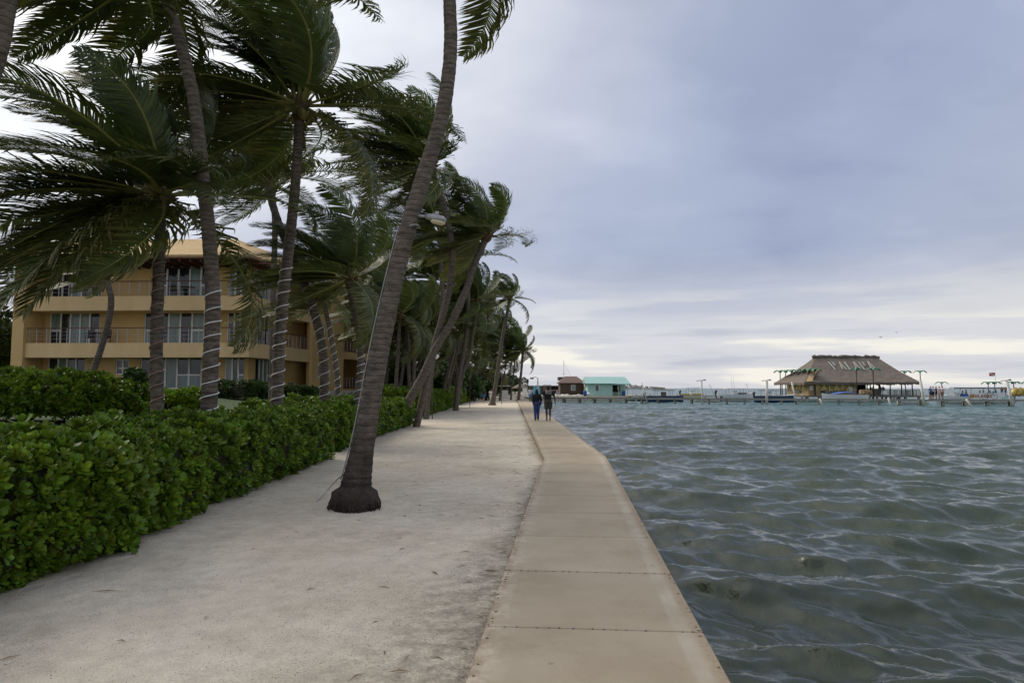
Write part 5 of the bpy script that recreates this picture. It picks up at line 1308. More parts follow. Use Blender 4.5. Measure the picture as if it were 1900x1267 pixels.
# white stick letters lying on the roof slope
sl = (thatch_pt(0, .5, .8) - thatch_pt(0, .5, .4)).normalized(); tilt = math.atan2(sl.z, sl.y)
strokes = {'P': [((0, 0), (0, 1)), ((0, 1), (.55, 1)), ((.55, 1), (.55, .55)), ((.55, .55), (0, .5))], 'A': [((0, 0), (.32, 1)), ((.32, 1), (.64, 0)), ((.14, .4), (.5, .4))], 'L': [((0, 0), (0, 1)), ((0, 0), (.5, 0))]}
for k, ch in enumerate('PALAPA'):
    cx_ = 58.4 + k * 1.32; mb = MB(); c0 = None
    for (a, b) in strokes[ch]:
        q = []
        for (u, v) in (a, b):
            y = 122.9 + (v * 2.0 + .65 + .08 * math.sin(k * 3)) ; x = cx_ + u * 1.15 - .25 * v * (k == 0)
            vv = (y - Y0_) / (RY - Y0_); u0 = X0 + (RX0 - X0) * vv; u1 = X1 + (RX1 - X1) * vv
            pp = thatch_pt(0, (x - u0) / (u1 - u0), vv); q.append(pp + Vector((0, -.10, .14)))
        mb.bar(q[0], q[1], .08, .10); mb.bar(q[0] + Vector((.17, 0, .0)), q[1] + Vector((.17, 0, .0)), .03, .05)
    mb.build('letter', 'letter_white', rf)
for (x, y, w) in ((63.6, 121.6, 1.2), (67, 121.7, 1.5)): MB().box((x, y + .6, .85), (w, .6, .1)).build('bar_counter', 'wood_grey', bar)
o = MB().box((62.3, 120.6, 1.05), (1.1, .5, .8)).box((62.3, 120.6, .55), (1.0, .45, .4)); tag(o.build('cabinet', 'orange_paint'), 'orange drinks cabinet at the open corner of the thatched bar', 'cabinet')
sg = empty('notice_sign', (65.3, 119.9, -.2)); tag(sg, 'small white notice board on a post before the bar railing', 'sign')
MB().box((65.3, 119.9, .9), (.8, .05, .6)).build('board', 'white_paint', sg); MB().tube([(65.3, 119.95, -1.0), (65.3, 119.95, 1.1)], .05, 6).build('post', 'metal_grey', sg)

# green metal palm-tree ornaments on poles
def fake_palm_proto():
    r = empty('ornamental_metal_palm', (0, 0, 0), True)
    MB().tube([(0, 0, 0), (0, 0, 4.6)], [.1, .08], 8).build('pole', 'iron_pole', r, True)
    for k in range(6):
        a = k * 1.0472 + .05; mb = MB(); vs = []
        for j in range(7):
            t = j / 6; x = t * 1.35; z = 4.6 + .42 * math.sin(t * 2.5) - .38 * t * t; w = .26 * math.sin(math.pi * min(1, .15 + .8 * t)) + .02
            for sd in (-1, 0, 1): vs.append(Matrix.Rotation(a, 3, 'Z') @ Vector((x, sd * w, z - abs(sd) * .1)))
        fs = [(j * 3 + i, j * 3 + i + 1, j * 3 + i + 4, j * 3 + i + 3) for j in range(6) for i in range(2)]
        mb.add(vs, fs); mb.add([v + Vector((0, 0, .03)) for v in vs], fs); mb.build('leaf', 'palm_green', r)
    return r
fp = fake_palm_proto()
spots = [(1446, 133.5), (1456, 131.5), (1467, 129.5), (1477, 127.3), (1488, 125.2), (1498, 123), (1510, 121)]; spots = [(p_, y_, 'green metal palm ornament in the row at the bar\'s left side', 'metal palms along the bar side') for p_, y_ in spots]
spots += [(1587, 117, 'green metal palm ornament standing before the thatch near the roof letters', 'metal palms before the roof'), (1618, 117, 'green metal palm ornament standing before the thatch near the roof letters', 'metal palms before the roof'), (1677, 136.5, 'green metal palm ornament half hidden behind the right roof slope', None), (1705, 135, 'green metal palm ornament clear of the right eave', None), (1744, 137, 'low green metal palm at the tour boat bow', None), (1830, 137, 'left one of the paired green metal palms over the tour boat stern', None), (1842, 134, 'green metal palm beside the red and white flag', None), (1877, 132, 'green metal palm between the lamp pile and yellow slides', None), (1905, 132, 'green metal palm past the yellow slides', None)]
for k, (px, Y, lab, gp_) in enumerate(spots):
    o = fp if k == 0 else copy_tree(fp); x = (px - 950) / F_PX * Y / cp; low = px > 1720
    o.location = (x, Y, .25 - (2.2 if low else .0)); tag(o, lab, 'ornament', gp_)
    o.rotation_euler = (0, 0, .1 * math.sin(k * 5))
    if 'group' in o and not gp_: del o['group']
# outer deck right of the bar carrying low palms, seats and slides
od = empty('outer_deck', (80, 133, WATER_Z)); tag(od, 'grey timber deck behind the tour boat', 'deck')
MB().box((87, 134, .22), (30, 7, .12)).build('deck', 'wood_grey', od)
for k in range(13): MB().box((73 + k * 2.3, 130.8, -.5), (.25, .25, 1.4)).build('post', 'wood_post', od)
rl = MB(); rl.bar((73, 130.8, 1.3), (78.5, 130.8, 1.3), .07); ro = rl.build('railing', 'wood_grey', od)
for k in range(18): MB().box((73.1 + k * .3, 130.8, .75), (.1, .04, 1.1)).build('slat', 'wood_grey', ro)
for k, px in enumerate((1893, 1884)):
    Y = 131.5; x = (px - 950) / F_PX * Y
    mb = MB(); mb.tube([(x - .9, Y, .3), (x - .5, Y, 1.0), (x - .1, Y, 1.5), (x + .5, Y, 1.2), (x + .9, Y, .4)], [.5, .45, .4, .45, .5], 10)
    tag(mb.build('water_slide', 'hull_yellow', smooth=True), 'rounded yellow plastic water slide on the outer deck', 'slide', 'yellow slides')

# ================================================================== huts on the shore
def hut(name, label, x0, x1, y0, y1, z0, ez, rz_, wall, roof, hip=0.0, over=.45):
    r = empty(name, ((x0 + x1) / 2, (y0 + y1) / 2, z0)); tag(r, label, 'hut')
    ym = (y0 + y1) / 2
    MB().prism([(x0, y0), (x1, y0), (x1, y1), (x0, y1)], z0 - .4, ez).build('wall', wall, r)
    mb = MB(); e_ = ez - .08
    a = [(x0 - over, y0 - over, e_), (x1 + over, y0 - over, e_), (x1 + over, y1 + over, e_), (x0 - over, y1 + over, e_), (x0 - over + hip, ym, rz_), (x1 + over - hip, ym, rz_)]
    mb.add(a, [(0, 1, 5, 4), (2, 3, 4, 5), (1, 2, 5), (3, 0, 4)]); mb.add([(p[0], p[1], p[2] - .1) for p in a], [(0, 1, 5, 4), (2, 3, 4, 5), (0, 1, 2, 3)])
    mb.add([a[0], a[1], (a[1][0], a[1][1], e_ - .1), (a[0][0], a[0][1], e_ - .1)], [(0, 3, 2, 1)])
    mb.build('roof', roof, r); return r
GH = .32
h1 = hut('beach_hut', 'turquoise wooden hut with teal sheet roof and porch on the shore', 13.75, 18.3, 124.6, 129.6, GH, 2.62, 3.78, 'teal_paint', 'teal_roof', .1)
mb = MB(); mb.add([(18.2, 124.1, 2.50), (21.6, 124.1, 2.42), (21.0, 127.1, 3.76), (18.2, 127.1, 3.76)], [(0, 1, 2, 3)]); mb.add([(18.2, 124.1, 2.40), (21.6, 124.1, 2.32), (21.0, 127.1, 3.66), (18.2, 127.1, 3.66)], [(3, 2, 1, 0)])
mb.add([(18.2, 124.1, 2.50), (21.6, 124.1, 2.42), (21.6, 124.1, 2.25), (18.2, 124.1, 2.30)], [(3, 2, 1, 0)]); mb.build('porch_roof', 'teal_roof', h1)
MB().prism([(18.32, 126.6), (21.0, 126.6), (21.0, 129.5), (18.32, 129.5)], GH - .3, 2.6).build('porch_wall', 'teal_paint', h1)
for x in (19.4, 21.0): MB().box((x, 124.5, 1.3), (.12, .12, 2.1)).build('porch_post', 'white_old', h1)
w = MB().box((15.5, 124.57, 1.68), (.72, .06, 1.1)).build('window', 'white_paint', h1); MB().box((15.5, 124.53, 1.68), (.52, .04, .9)).build('pane', 'glass_dark', w)
MB().box((19.2, 126.55, 1.6), (1.5, .1, 1.2)).build('window', 'dark_void', h1); MB().box((19.6, 126.4, 1.7), (.3, .1, .6)).build('shelf_goods', 'white_paint', h1); MB().box((18.9, 125.4, .95), (1.3, .7, .08)).build('porch_counter', 'wood_grey', h1)
h2 = hut('beach_hut', 'brown board hut with dark hipped roof next to the turquoise one', 9.1, 13.6, 129.2, 134.5, GH, 2.75, 3.95, 'brown_board', 'brown_roof', 1.5, .35)
w = MB().box((11.55, 129.17, 1.75), (.8, .06, 1.05)).build('window', 'white_paint', h2); MB().box((11.55, 129.13, 1.75), (.62, .04, .85)).build('pane', 'glass_pale', w)
for k in range(12): MB().box((11.35, 129.185, .6 + k * .19), (4.48, .025, .015)).build('board_joint', 'dark_void', h2)
h3 = hut('beach_hut', 'grey sheet roofed open building with blue door beyond the lamp pole', 3.9, 10.6, 138.5, 144, GH, 2.3, 3.25, 'brown_board', 'grey_roof', .1, .5)
MB().box((5.0, 138.45, 1.4), (1.5, .08, 1.9)).build('door', 'cyan_paint', h3); MB().box((9.0, 138.44, 1.3), (2.8, .08, 1.7)).build('opening', 'dark_void', h3); MB().box((10.4, 138.4, 1.3), (.2, .2, 2.0)).build('corner_post', 'white_paint', h3)
for k in range(7): MB().box((6.3 + k * .25, 137.9, 1.3), (.17, .05, 2.1)).build('screen_board', 'wood_grey', h3)
MB().prism([(9.9, 146), (13.4, 146), (13.4, 149), (9.9, 149)], 3.2, 4.05).build('rear_roof', 'metal_dark', h3)
# clutter at the shore: barrel, buoy, plank bench, rubble, cradle
tag(MB().tube([(13.2, 123.6, GH), (13.2, 123.6, GH + .1), (13.2, 123.6, GH + .8), (13.2, 123.6, GH + .9)], [.3, .33, .33, .3], 12).build('barrel', 'blue_paint', smooth=True), 'blue plastic barrel left of the turquoise hut', 'barrel')
tag(MB().tube([(20.4, 124.9, GH), (20.4, 124.9, GH + .1), (20.4, 124.9, GH + .75), (20.4, 124.9, GH + .85)], [.3, .33, .33, .3], 12).build('barrel', 'blue_paint', smooth=True), 'blue barrel under the turquoise hut porch', 'barrel')
tag(MB().ball((13.75, 123.2, GH + .28), .32, 12, 8).tube([(13.75, 123.2, GH + .55), (13.75, 123.2, GH + .66)], .06, 8).build('buoy', 'white_paint', smooth=True), 'round white buoy beside the blue barrel', 'buoy')
bn = empty('bench', (6.4, 126, GH)); tag(bn, 'white picnic bench frame near the brown hut', 'bench')
MB().box((7.3, 126, GH + .95), (2.4, .5, .1)).build('seat', 'cloth_pink', bn)
for x in (6.4, 8.2): MB().bar((x - .4, 126, GH - .05), (x + .2, 126, GH + .92), .1).bar((x + .5, 126, GH - .05), (x, 126, GH + .92), .1).build('leg', 'white_paint', bn)
rr = random.Random(4)
for k in range(26):
    x = rr.uniform(3.2, 13); y = rr.uniform(123.6, 124.8); s_ = rr.uniform(.25, .6); mb = MB(); mb.ball((x, y, GH - .05), (s_ * 1.3, s_, s_ * .5), 7, 5)
    mb.v = [tuple(Vector(v) + Vector((0, 0, .12 * mnoise.noise(Vector(v) * 3)))) for v in mb.v]
    tag(mb.build('rubble_stone', 'white_old'), 'pale rubble stone heaped on the shore before the huts', 'stone', 'rubble stones on the shore')
fe = empty('slatted_crate', (23, 124.5, GH)); tag(fe, 'white slatted railing with dark rack on the jetty right of the turquoise hut', 'railing')
for k in range(9): MB().box((21.9 + k * .42, 124.4, .85), (.09, .06, 1.1)).build('slat', 'white_paint', fe)
MB().box((23.6, 124.4, 1.38), (3.6, .08, .08)).build('top_rail', 'white_paint', fe); MB().box((23.6, 124.4, .5), (3.6, .08, .08)).build('bottom_rail', 'white_paint', fe)
# lamp pole at the head of the walkway
lp = empty('lamp_pole', (4.4, 117, DZ)); lpx = at_y(997, 700, 112); tag(lp, 'white pole with twin floodlight heads where the pier meets the walkway', 'lamp')
bx_, by_ = lpx.x, 110.0
MB().tube([(bx_, by_, DZ - .03), (bx_, by_, 3.35)], [.13, .11], 10).build('pole', 'white_paint', lp, True)
MB().tube([(bx_, by_, 3.3), (bx_ - .35, by_, 3.45), (bx_ - .8, by_, 3.4)], .05, 6).build('arm', 'metal_grey', lp, True)
for dx in (-.8, -1.1): MB().box((bx_ + dx, by_, 3.25), (.28, .3, .3), ry=.3).build('lamp_head', 'metal_grey', lp)

# ================================================================== boats
def hull_mesh(L_, B, H, mat, trim, name='hull'):
    st = [(-.5, .82, 0), (-.3, .97, 0), (-.05, 1.0, .0), (.2, .9, .05), (.36, .62, .15), (.45, .3, .28), (.5, .03, .38)]
    mb = MB(); n = 7; vs = []
    for (t, w, sh) in st:
        x = t * L_; hw = B / 2 * w; top = H * (1 + .55 * sh); z0 = .30 * H * sh * 2
        vs += [(x, -hw, top), (x, -hw * .93, H * .5 + z0 * .5), (x, -hw * .55, z0 * .5), (x, 0, z0 * .5 - .08 * H), (x, hw * .55, z0 * .5), (x, hw * .93, H * .5 + z0 * .5), (x, hw, top)]
    fs = [(i * n + j, i * n + j + 1, (i + 1) * n + j + 1, (i + 1) * n + j) for i in range(len(st) - 1) for j in range(n - 1)]; fs.append(tuple(range(n - 1, -1, -1)))
    mb.add(vs, fs, 0)
    # floor and inner sides
    vi = []
    for (t, w, sh) in st: x = t * L_ * .985; hw = max(.01, B / 2 * w - .09); top = H * (1 + .55 * sh); vi += [(x, -hw - .09, top + .01), (x, -hw, top + .01), (x, -hw * .9, H * .45), (x, hw * .9, H * .45), (x, hw, top + .01), (x, hw + .09, top + .01)]
    fs = [(i * 6 + j, (i + 1) * 6 + j, (i + 1) * 6 + j + 1, i * 6 + j + 1) for i in range(len(st) - 1) for j in range(5)]
    mb.add(vi, fs, 1); return mb
def boat(label, px, Y, L_, B, H, mat, rz, trim='white_paint', top=None, extras=None):
    x = (px - 950) / F_PX * Y / cp; r = empty('boat', (x, Y, WATER_Z - .12), True, rz); tag(r, label, 'boat')
    hull_mesh(L_, B, H, mat, trim).build('hull', [mat, trim], r, True)
    MB().tube([(-L_ * .5, 0, H * .3), (-L_ * .5 - .25, 0, H * .9), (-L_ * .5 - .3, 0, H * 1.35), (-L_ * .5 - .1, 0, H * 1.5)], [.08, .12, .22, .16], 8).build('outboard', 'board_black', r, True)
    if top:
        x0, x1, h, m_ = top
        for xx in (x0, x1):
            for yy in (-.35 * B, .35 * B): MB().tube([(xx, yy * 1.1, H * .9), (xx + (.2 if xx == x0 else -.2), yy, h)], .035, 6).build('canopy_post', 'metal_grey', r)
        mb = MB(); mb.box(((x0 + x1) / 2, 0, h + .05), (abs(x1 - x0) + .6, B * .85, .09)); mb.build('canopy', m_, r)
        mb = MB(); mb.box(((x0 + x1) / 2, 0, H + .25), (.7, .7, .9)); mb.build('console', trim, r)
    for xx in (-.22, .05): MB().box((xx * L_, 0, H * .72), (.3, B * .75, .07)).build('thwart', trim, r)
    return r
boat('dark blue boat with bare canopy frame moored behind the pier', 1232, 113, 6.2, 2.0, 1.1, 'hull_blue', .06, 'wood_grey', (-1.6, 1.2, 2.0, 'metal_dark'))
boat('yellow canopied boat moored far out by the jetty', 1283, 138, 4.6, 1.9, 1.3, 'hull_yellow', .1, 'white_paint', (-1.2, 1.0, 2.45, 'white_paint'))
b_ = boat('white cabin cruiser with tall rod holders', 1362, 117, 6.2, 2.1, 1.35, 'hull_white', .05, 'hull_white', (-1.5, 1.3, 2.3, 'white_paint'))
MB().box((1.0, 0, 1.4), (1.8, 1.4, .6)).build('cabin', 'hull_white', b_); MB().box((1.0, -.72, 1.5), (1.5, .03, .25)).build('window', 'glass_dark', b_)
for yy in (-.5, .5): MB().tube([(-.3, yy, 2.3), (-.5, yy, 4.6)], [.02, .008], 5).build('fishing_rod', 'metal_dark', b_)
boat('small pale tender on the far side of the pier', 1310, 112, 4.0, 1.5, .7, 'white_old', 3.0, 'white_old')
boat('dark blue striped speedboat moored left of the thatched bar', 1437, 110, 6.8, 2.2, 1.2, 'hull_blue', .1, 'white_paint', (-2.2, -.2, 2.0, 'metal_dark'))
b_ = boat('long white panga with blue cover before the yellow wall', 1563, 107, 7.0, 2.0, 1.38, 'hull_white', 3.14, 'white_old', None)
mb = MB(); vs = []
for i in range(7):
    for j in range(5): xx = -2.4 + i * .75; yy = -.9 + j * .45; vs.append((xx, yy, 1.45 + .45 * math.sin(math.pi * i / 6) * math.cos(yy) + .06 * mnoise.noise((xx * 2, yy * 2, 0))))
mb.add(vs, [(i * 5 + j, (i + 1) * 5 + j, (i + 1) * 5 + j + 1, i * 5 + j + 1) for i in range(6) for j in range(4)]); mb.build('cover', 'blue_paint', b_)
mb = MB(); rr = random.Random(6)
for k in range(16): mb.box((-3.2 + rr.uniform(-.8, .7), rr.uniform(-.6, .6), 1.5 + rr.uniform(0, .55)), (.4, .4, .4), rr.random() * 3)
mb.build('cargo', 'thatch_pale', b_)
boat('white skiff tucked between pier and tour boat', 1692, 96, 4.2, 1.7, .8, 'hull_white', .05)
# tour boat
tb = empty('tour_boat', ((1795 - 950) / F_PX * 99 / cp, 99, WATER_Z - .15), True, 3.14159); tag(tb, 'long white passenger boat with flat canopy moored behind the pier', 'boat')
hull_mesh(9.6, 2.8, 1.25, 'hull_white', 'white_paint').build('hull', ['hull_white', 'white_paint'], tb, True)
MB().box((-1.6, 1.42, 1.30), (4.9, .08, .95)).build('side_panel', 'white_paint', tb)
o = link('lettering', text_mesh('ISLAND', .55, .01, 'letter_red', .01), tb, (-.9, 1.48, 1.30)); o.rotation_euler = (math.pi / 2, 0, math.pi); o.scale = (1.3, 1, 1)
mb = MB(); mb.tube([(.62, 1.45, 1.32), (.62, 1.475, 1.32)], .30, 18); mb.build('emblem', 'orange_paint', tb)
MB().box((-.6, 0, 2.52), (8.6, 2.7, .12)).build('canopy', 'white_paint', tb); MB().box((-.9, 1.36, 2.43), (8.0, .04, .12)).build('canopy_edge', 'board_black', tb)
for x in (-4.3, -2.6, -.9, .8, 2.3, 3.2):
    for y in (-1.2, 1.2): MB().tube([(x, y, 1.1), (x - .25, y, 2.5)], .04, 6).build('canopy_post', 'white_paint', tb)
MB().box((2.3, .4, 1.5), (.9, .9, .7)).build('console', 'hull_white', tb); MB().box((3.3, .2, 1.25), (.9, .8, .5)).build('cooler', 'hull_white', tb); MB().box((1.45, 1.0, 1.45), (.9, .5, .35), .2).build('blue_box', 'blue_paint', tb)
for x in (-3.6, -2.4, -1.2, 0): MB().box((x, 0, 1.05), (.45, 2.2, .1)).build('bench_seat', 'white_paint', tb)
MB().box((-3.9, 1.5, 1.05), (.6, .15, .35)).build('crate', 'teal_paint', tb)
# red and white dive flag
fgx = (1842 - 950) / F_PX * 98; fg = empty('flag', (fgx, 98, 1.0)); tag(fg, 'small red flag with white stripe above the tour boat stern', 'flag')
MB().tube([(fgx + .3, 98, 2.2), (fgx + .3, 98, 3.95)], .02, 6).build('pole', 'metal_grey', fg)
fb = MB().box((fgx - .15, 98, 3.65), (.8, .03, .5)).build('cloth', 'red_flag', fg); MB().bar((fgx - .5, 97.975, 3.85), (fgx + .2, 97.975, 3.45), .02, .14).build('stripe', 'white_paint', fb)
# bicycle parked on the pier
bq = pier_s(1830, .35); bk = empty('bicycle', tuple(bq + Vector((0, 0, .03))), True, prz); tag(bk, 'dark bicycle standing on the pier before the tour boat', 'bicycle')
for x in (-.52, .52):
    w = MB().tube([(x + .33 * math.cos(a / 18 * 6.2832), 0, .33 + .33 * math.sin(a / 18 * 6.2832)) for a in range(19)], .022, 6).build('wheel', 'rubber', bk)
    mb = MB()
    for a in range(8): mb.bar((x, 0, .33), (x + .32 * math.cos(a * .785), 0, .33 + .32 * math.sin(a * .785)), .008)
    mb.build('spokes', 'metal_grey', w)
mb = MB()
for a, b in (((-.52, .33), (-.12, .30)), ((-.12, .30), (-.22, .80)), ((-.22, .75), (-.52, .33)), ((-.12, .30), (.36, .72)), ((-.2, .74), (.36, .78)), ((.36, .85), (.52, .33))): mb.tube([(a[0], 0, a[1]), (b[0], 0, b[1])], .022, 6)
mb.build('frame', 'metal_dark', bk); MB().box((-.23, 0, .86), (.26, .13, .06)).build('saddle', 'rubber', bk); MB().tube([(.34, -.28, .98), (.37, 0, .95), (.34, .28, .98)], .018, 6).build('handlebar', 'metal_dark', bk)
# sailboat mast behind the huts
ms = empty('sailboat', (11.5, 150, WATER_Z)); tag(ms, 'sailing boat behind the brown hut, only its bare mast showing', 'boat')
mx_ = (1046 - 950) / F_PX * 157; hm = hull_mesh(7, 2.2, 1.0, 'hull_white', 'white_paint'); hm.v = [(v[0] + mx_ , v[1] + 157, v[2] + .1) for v in hm.v]
hm.build('hull', ['hull_white', 'white_paint'], ms, True); MB().tube([(mx_, 157, .3), (mx_, 157, 8.0)], [.09, .06], 8).build('mast', 'white_paint', ms); MB().tube([(mx_, 157, 7.6), (mx_ + 3.2, 157, 1.3)], .02, 5).tube([(mx_ - .6, 157, 5.0), (mx_ + .6, 157, 5.0)], .03, 5).build('rigging', 'metal_grey', ms)
# far houses on the headland
for k in range(14):
    rr = random.Random(k); x = 128 + k * 5.5 + rr.uniform(-2, 2); h = 1.2 + 1.6 * rr.random() * smoothstep(212, 150, x); w = rr.uniform(2.5, 5)
    zb = .3 + 2.6 * smoothstep(212, 150, x); r = empty('far_house', (x, 898, zb)); tag(r, 'tiny pale house on the far headland', 'house', 'houses on the headland')
    MB().box((x, 900, zb + h / 2 - 1), (w, 6, h + 2)).build('wall', 'far_house', r)
    MB().add([(x - w / 2 - .4, 896.5, zb + h), (x + w / 2 + .4, 896.5, zb + h), (x + w / 2, 900, zb + h + .8), (x - w / 2, 900, zb + h + .8), (x + w / 2 + .4, 903.5, zb + h), (x - w / 2 - .4, 903.5, zb + h)], [(0, 1, 2, 3), (3, 2, 4, 5), (0, 3, 5), (1, 4, 2)]).build('roof', 'brown_roof', r)

# ================================================================== people
def remesh(mb, vox, smooth=2):
    me = mb.mesh('shape', 'skin_tan'); o = bpy.data.objects.new('shape', me); col.objects.link(o)
    m = o.modifiers.new('r', 'REMESH'); m.mode = 'VOXEL'; m.voxel_size = vox; m.use_smooth_shade = True
    if smooth: s_ = o.modifiers.new('s', 'SMOOTH'); s_.iterations = smooth; s_.factor = .5
    dg = bpy.context.evaluated_depsgraph_get(); dg.update()
    r = bpy.data.meshes.new_from_object(o.evaluated_get(dg)); bpy.data.objects.remove(o); r.materials.clear(); return r
_cache = {}
def person_meshes(key, H, legL, legR, armL, armR, sit=False, vox=.014, long_trousers=False, female=False, sleeves=.5, fingers=False):
    """Local frame: faces +Y, feet at z=0. leg*: (fore-aft foot offset, lift); arm*: (fore-aft hand offset, out)."""
    if key in _cache: return _cache[key]
    h = H; V_ = Vector; hipz = .52 * h if not sit else .26 * h
    sw = (.100 if female else .118) * h; hw = .052 * h
    pel = V_((0, 0, hipz + .015 * h)); waist = pel + V_((0, .0, .105 * h)); chest = pel + V_((0, .005 * h, .205 * h)); neck = pel + V_((0, .0, .300 * h)); head = pel + V_((0, .012 * h, .385 * h))
    body = MB(); shirt = MB(); trou = MB(); shoes = MB(); hands = []
    # torso
    def torso(mb, g, lo=0.0, hi=1.0):
        prof = [(pel - V_((0, 0, .045 * h)), .080, .062), (pel, .092 if female else .088, .066), (waist, .070 if female else .080, .052), (chest, .088 if female else .102, .066), (chest + V_((0, 0, .06 * h)), .092 if female else .112, .056), (neck - V_((0, 0, .018 * h)), .060, .040)]
        prof = prof[int(lo):int(hi) if hi > 1 else len(prof)]
        mb.tube([p for p, a, b in prof], [(a * h + g, b * h + g) for p, a, b in prof], 16)
    torso(body, -.004)
    body.tube([neck - V_((0, 0, .04 * h)), neck + V_((0, .004 * h, .035 * h)), head - V_((0, 0, .03 * h))], [.034 * h, .029 * h, .030 * h], 10)
    body.ball(head, (.043 * h, .054 * h, .066 * h), 14, 10)
    body.ball(head + V_((0, .052 * h, -.008 * h)), (.008 * h, .013 * h, .014 * h), 6, 5)                # nose
    body.ball(head + V_((0, .040 * h, -.040 * h)), (.020 * h, .014 * h, .016 * h), 8, 5)               # chin
    for s_ in (-1, 1): body.ball(head + V_((s_ * .045 * h, -.004 * h, -.005 * h)), (.007 * h, .012 * h, .018 * h), 6, 5)
    torso(shirt, .011)
    for s_, leg in ((-1, legL), (1, legR)):
        hip = V_((s_ * hw, 0, hipz))
        if sit: knee = hip + V_((s_ * .02 * h, .235 * h, .012 * h)); ank = V_((knee.x, knee.y + .03 * h, .045 * h))
        else:
            ank = V_((s_ * hw * .85, leg[0] * h, (.045 + leg[1]) * h)); mid = (hip + ank) / 2; knee = mid + V_((0, .028 * h + .25 * leg[1] * h + .12 * abs(leg[0]) * h * .5, .012 * h))
        body.tube([hip + V_((0, 0, .02 * h)), hip.lerp(knee, .35), knee, knee.lerp(ank, .32), knee.lerp(ank, .8), ank], [.056 * h, .050 * h, .034 * h, .035 * h, .021 * h, .020 * h], 12)
        toe = ank + V_((0, .075 * h, -.028 * h - leg[1] * h * .4)); heel = ank + V_((0, -.028 * h, -.022 * h))
        body.tube([heel, ank + V_((0, .02 * h, -.012 * h)), toe], [(.020 * h, .018 * h), (.024 * h, .022 * h), (.022 * h, .010 * h)], 10)
        shoes.tube([heel + V_((0, -.008 * h, -.012 * h)), ank + V_((0, .02 * h, -.03 * h)), toe + V_((0, .01 * h, -.006 * h))], [(.022 * h, .012 * h), (.027 * h, .013 * h), (.025 * h, .009 * h)], 10)
        if not long_trousers: shoes.tube([ank + V_((-.026 * h, .03 * h, -.022 * h)), ank + V_((0, .035 * h, .006 * h)), ank + V_((.026 * h, .03 * h, -.022 * h))], .007 * h, 6)
        end = 1.0 if long_trousers else .72
        if long_trousers: trou.tube([hip + V_((0, 0, .03 * h)), hip.lerp(knee, .4), knee, knee.lerp(ank, .5), ank + V_((0, 0, -.008 * h))], [.068 * h, .060 * h, .046 * h, .042 * h, .036 * h], 14)
        else: trou.tube([hip + V_((0, 0, .03 * h)), hip.lerp(knee, .4), hip.lerp(knee, .86)], [.068 * h, .066 * h, .058 * h], 14)
    trou.tube([pel - V_((0, 0, .035 * h)), pel, pel + V_((0, 0, .065 * h))], [(.085 * h, .07 * h), (.100 * h, .078 * h), (.086 * h, .065 * h)], 16)
    for s_, arm in ((-1, armL), (1, armR)):
        sh = chest + V_((s_ * sw, 0, .062 * h)); wr = sh + V_((s_ * arm[1] * h, arm[0] * h, -.315 * h + abs(arm[0]) * .25 * h)); el = (sh + wr) / 2 + V_((s_ * .018 * h, -.028 * h, .0))
        body.tube([sh - V_((s_ * .03 * h, 0, 0)), sh, sh.lerp(el, .5), el, el.lerp(wr, .35), wr], [.034 * h, .034 * h, .028 * h, .022 * h, .023 * h, .015 * h], 10)
        d = (wr - el).normalized(); palm_ = wr + d * .042 * h
        body.tube([wr - d * .01 * h, wr + d * .02 * h, palm_], [(.013 * h, .016 * h), (.012 * h, .025 * h), (.010 * h, .024 * h)], 8)
        hands.append((palm_, d, s_))
        shirt.tube([sh - V_((s_ * .035 * h, 0, -.004 * h)), sh + V_((0, 0, .002 * h)), sh.lerp(el, sleeves), sh.lerp(el, sleeves * 1.25) if sleeves <= .8 else sh.lerp(el, .999)], [.046 * h, .045 * h, .041 * h, .040 * h], 12)
        if sleeves > 1: shirt.tube([sh.lerp(el, .8), el, el.lerp(wr, .9)], [.038 * h, .033 * h, .027 * h], 12)
    B = remesh(body, vox, 2)
    if fingers:     # five unequal bent fingers rooted in each palm, joined into the body's mesh
        extra = MB()
        for palm_, d, s_ in hands:
            fy = V_((0, 1, 0)) - d * d.y; fy.normalize()
            for k, (off, ln) in enumerate(((.017, .040), (.006, .046), (-.005, .043), (-.016, .034))):
                b = palm_ - d * .006 * h + fy * off * h; m_ = b + d * ln * .55 * h; e_ = m_ + (d * .8 - V_((s_, 0, 0)) * .6).normalized() * ln * .45 * h; extra.tube([b, m_, e_], [.0056 * h, .0050 * h, .0036 * h], 6)
            b = palm_ - d * .034 * h + fy * .018 * h; m_ = b + (d * .6 + fy * .7).normalized() * .022 * h; extra.tube([b, m_, m_ + (d * .9 + fy * .2).normalized() * .018 * h], [.007 * h, .006 * h, .0045 * h], 6)
        nv0 = len(B.vertices); vsb = [tuple(v.co) for v in B.vertices] + [tuple(v) for v in extra.v]; fsb = [tuple(p.vertices) for p in B.polygons] + [tuple(i + nv0 for i in f) for f in extra.f]
        B2 = bpy.data.meshes.new('body'); B2.from_pydata(vsb, [], fsb); B2.polygons.foreach_set('use_smooth', [True] * len(fsb)); B = B2
    S, T_, Sh = remesh(shirt, vox, 1), remesh(trou, vox, 1), remesh(shoes, min(vox, .012), 0)
    hair = MB(); hair.ball(head + V_((0, -.010 * h, .014 * h)), (.048 * h, .055 * h, .060 * h), 14, 10)
    if female:
        hair.ball(head + V_((0, -.03 * h, -.03 * h)), (.058 * h, .042 * h, .080 * h), 12, 8); hair.tube([head + V_((0, -.028 * h, -.01 * h)), head + V_((0, -.045 * h, -.10 * h)), head + V_((0, -.052 * h, -.17 * h))], [(.056 * h, .036 * h), (.055 * h, .03 * h), (.035 * h, .018 * h)], 12)
    # cut the hair mask back from the face
    Hm = remesh(hair, vox, 1)
    low = min((v.co.z for v in B.vertices)); low = min(low, min(v.co.z for v in Sh.vertices))
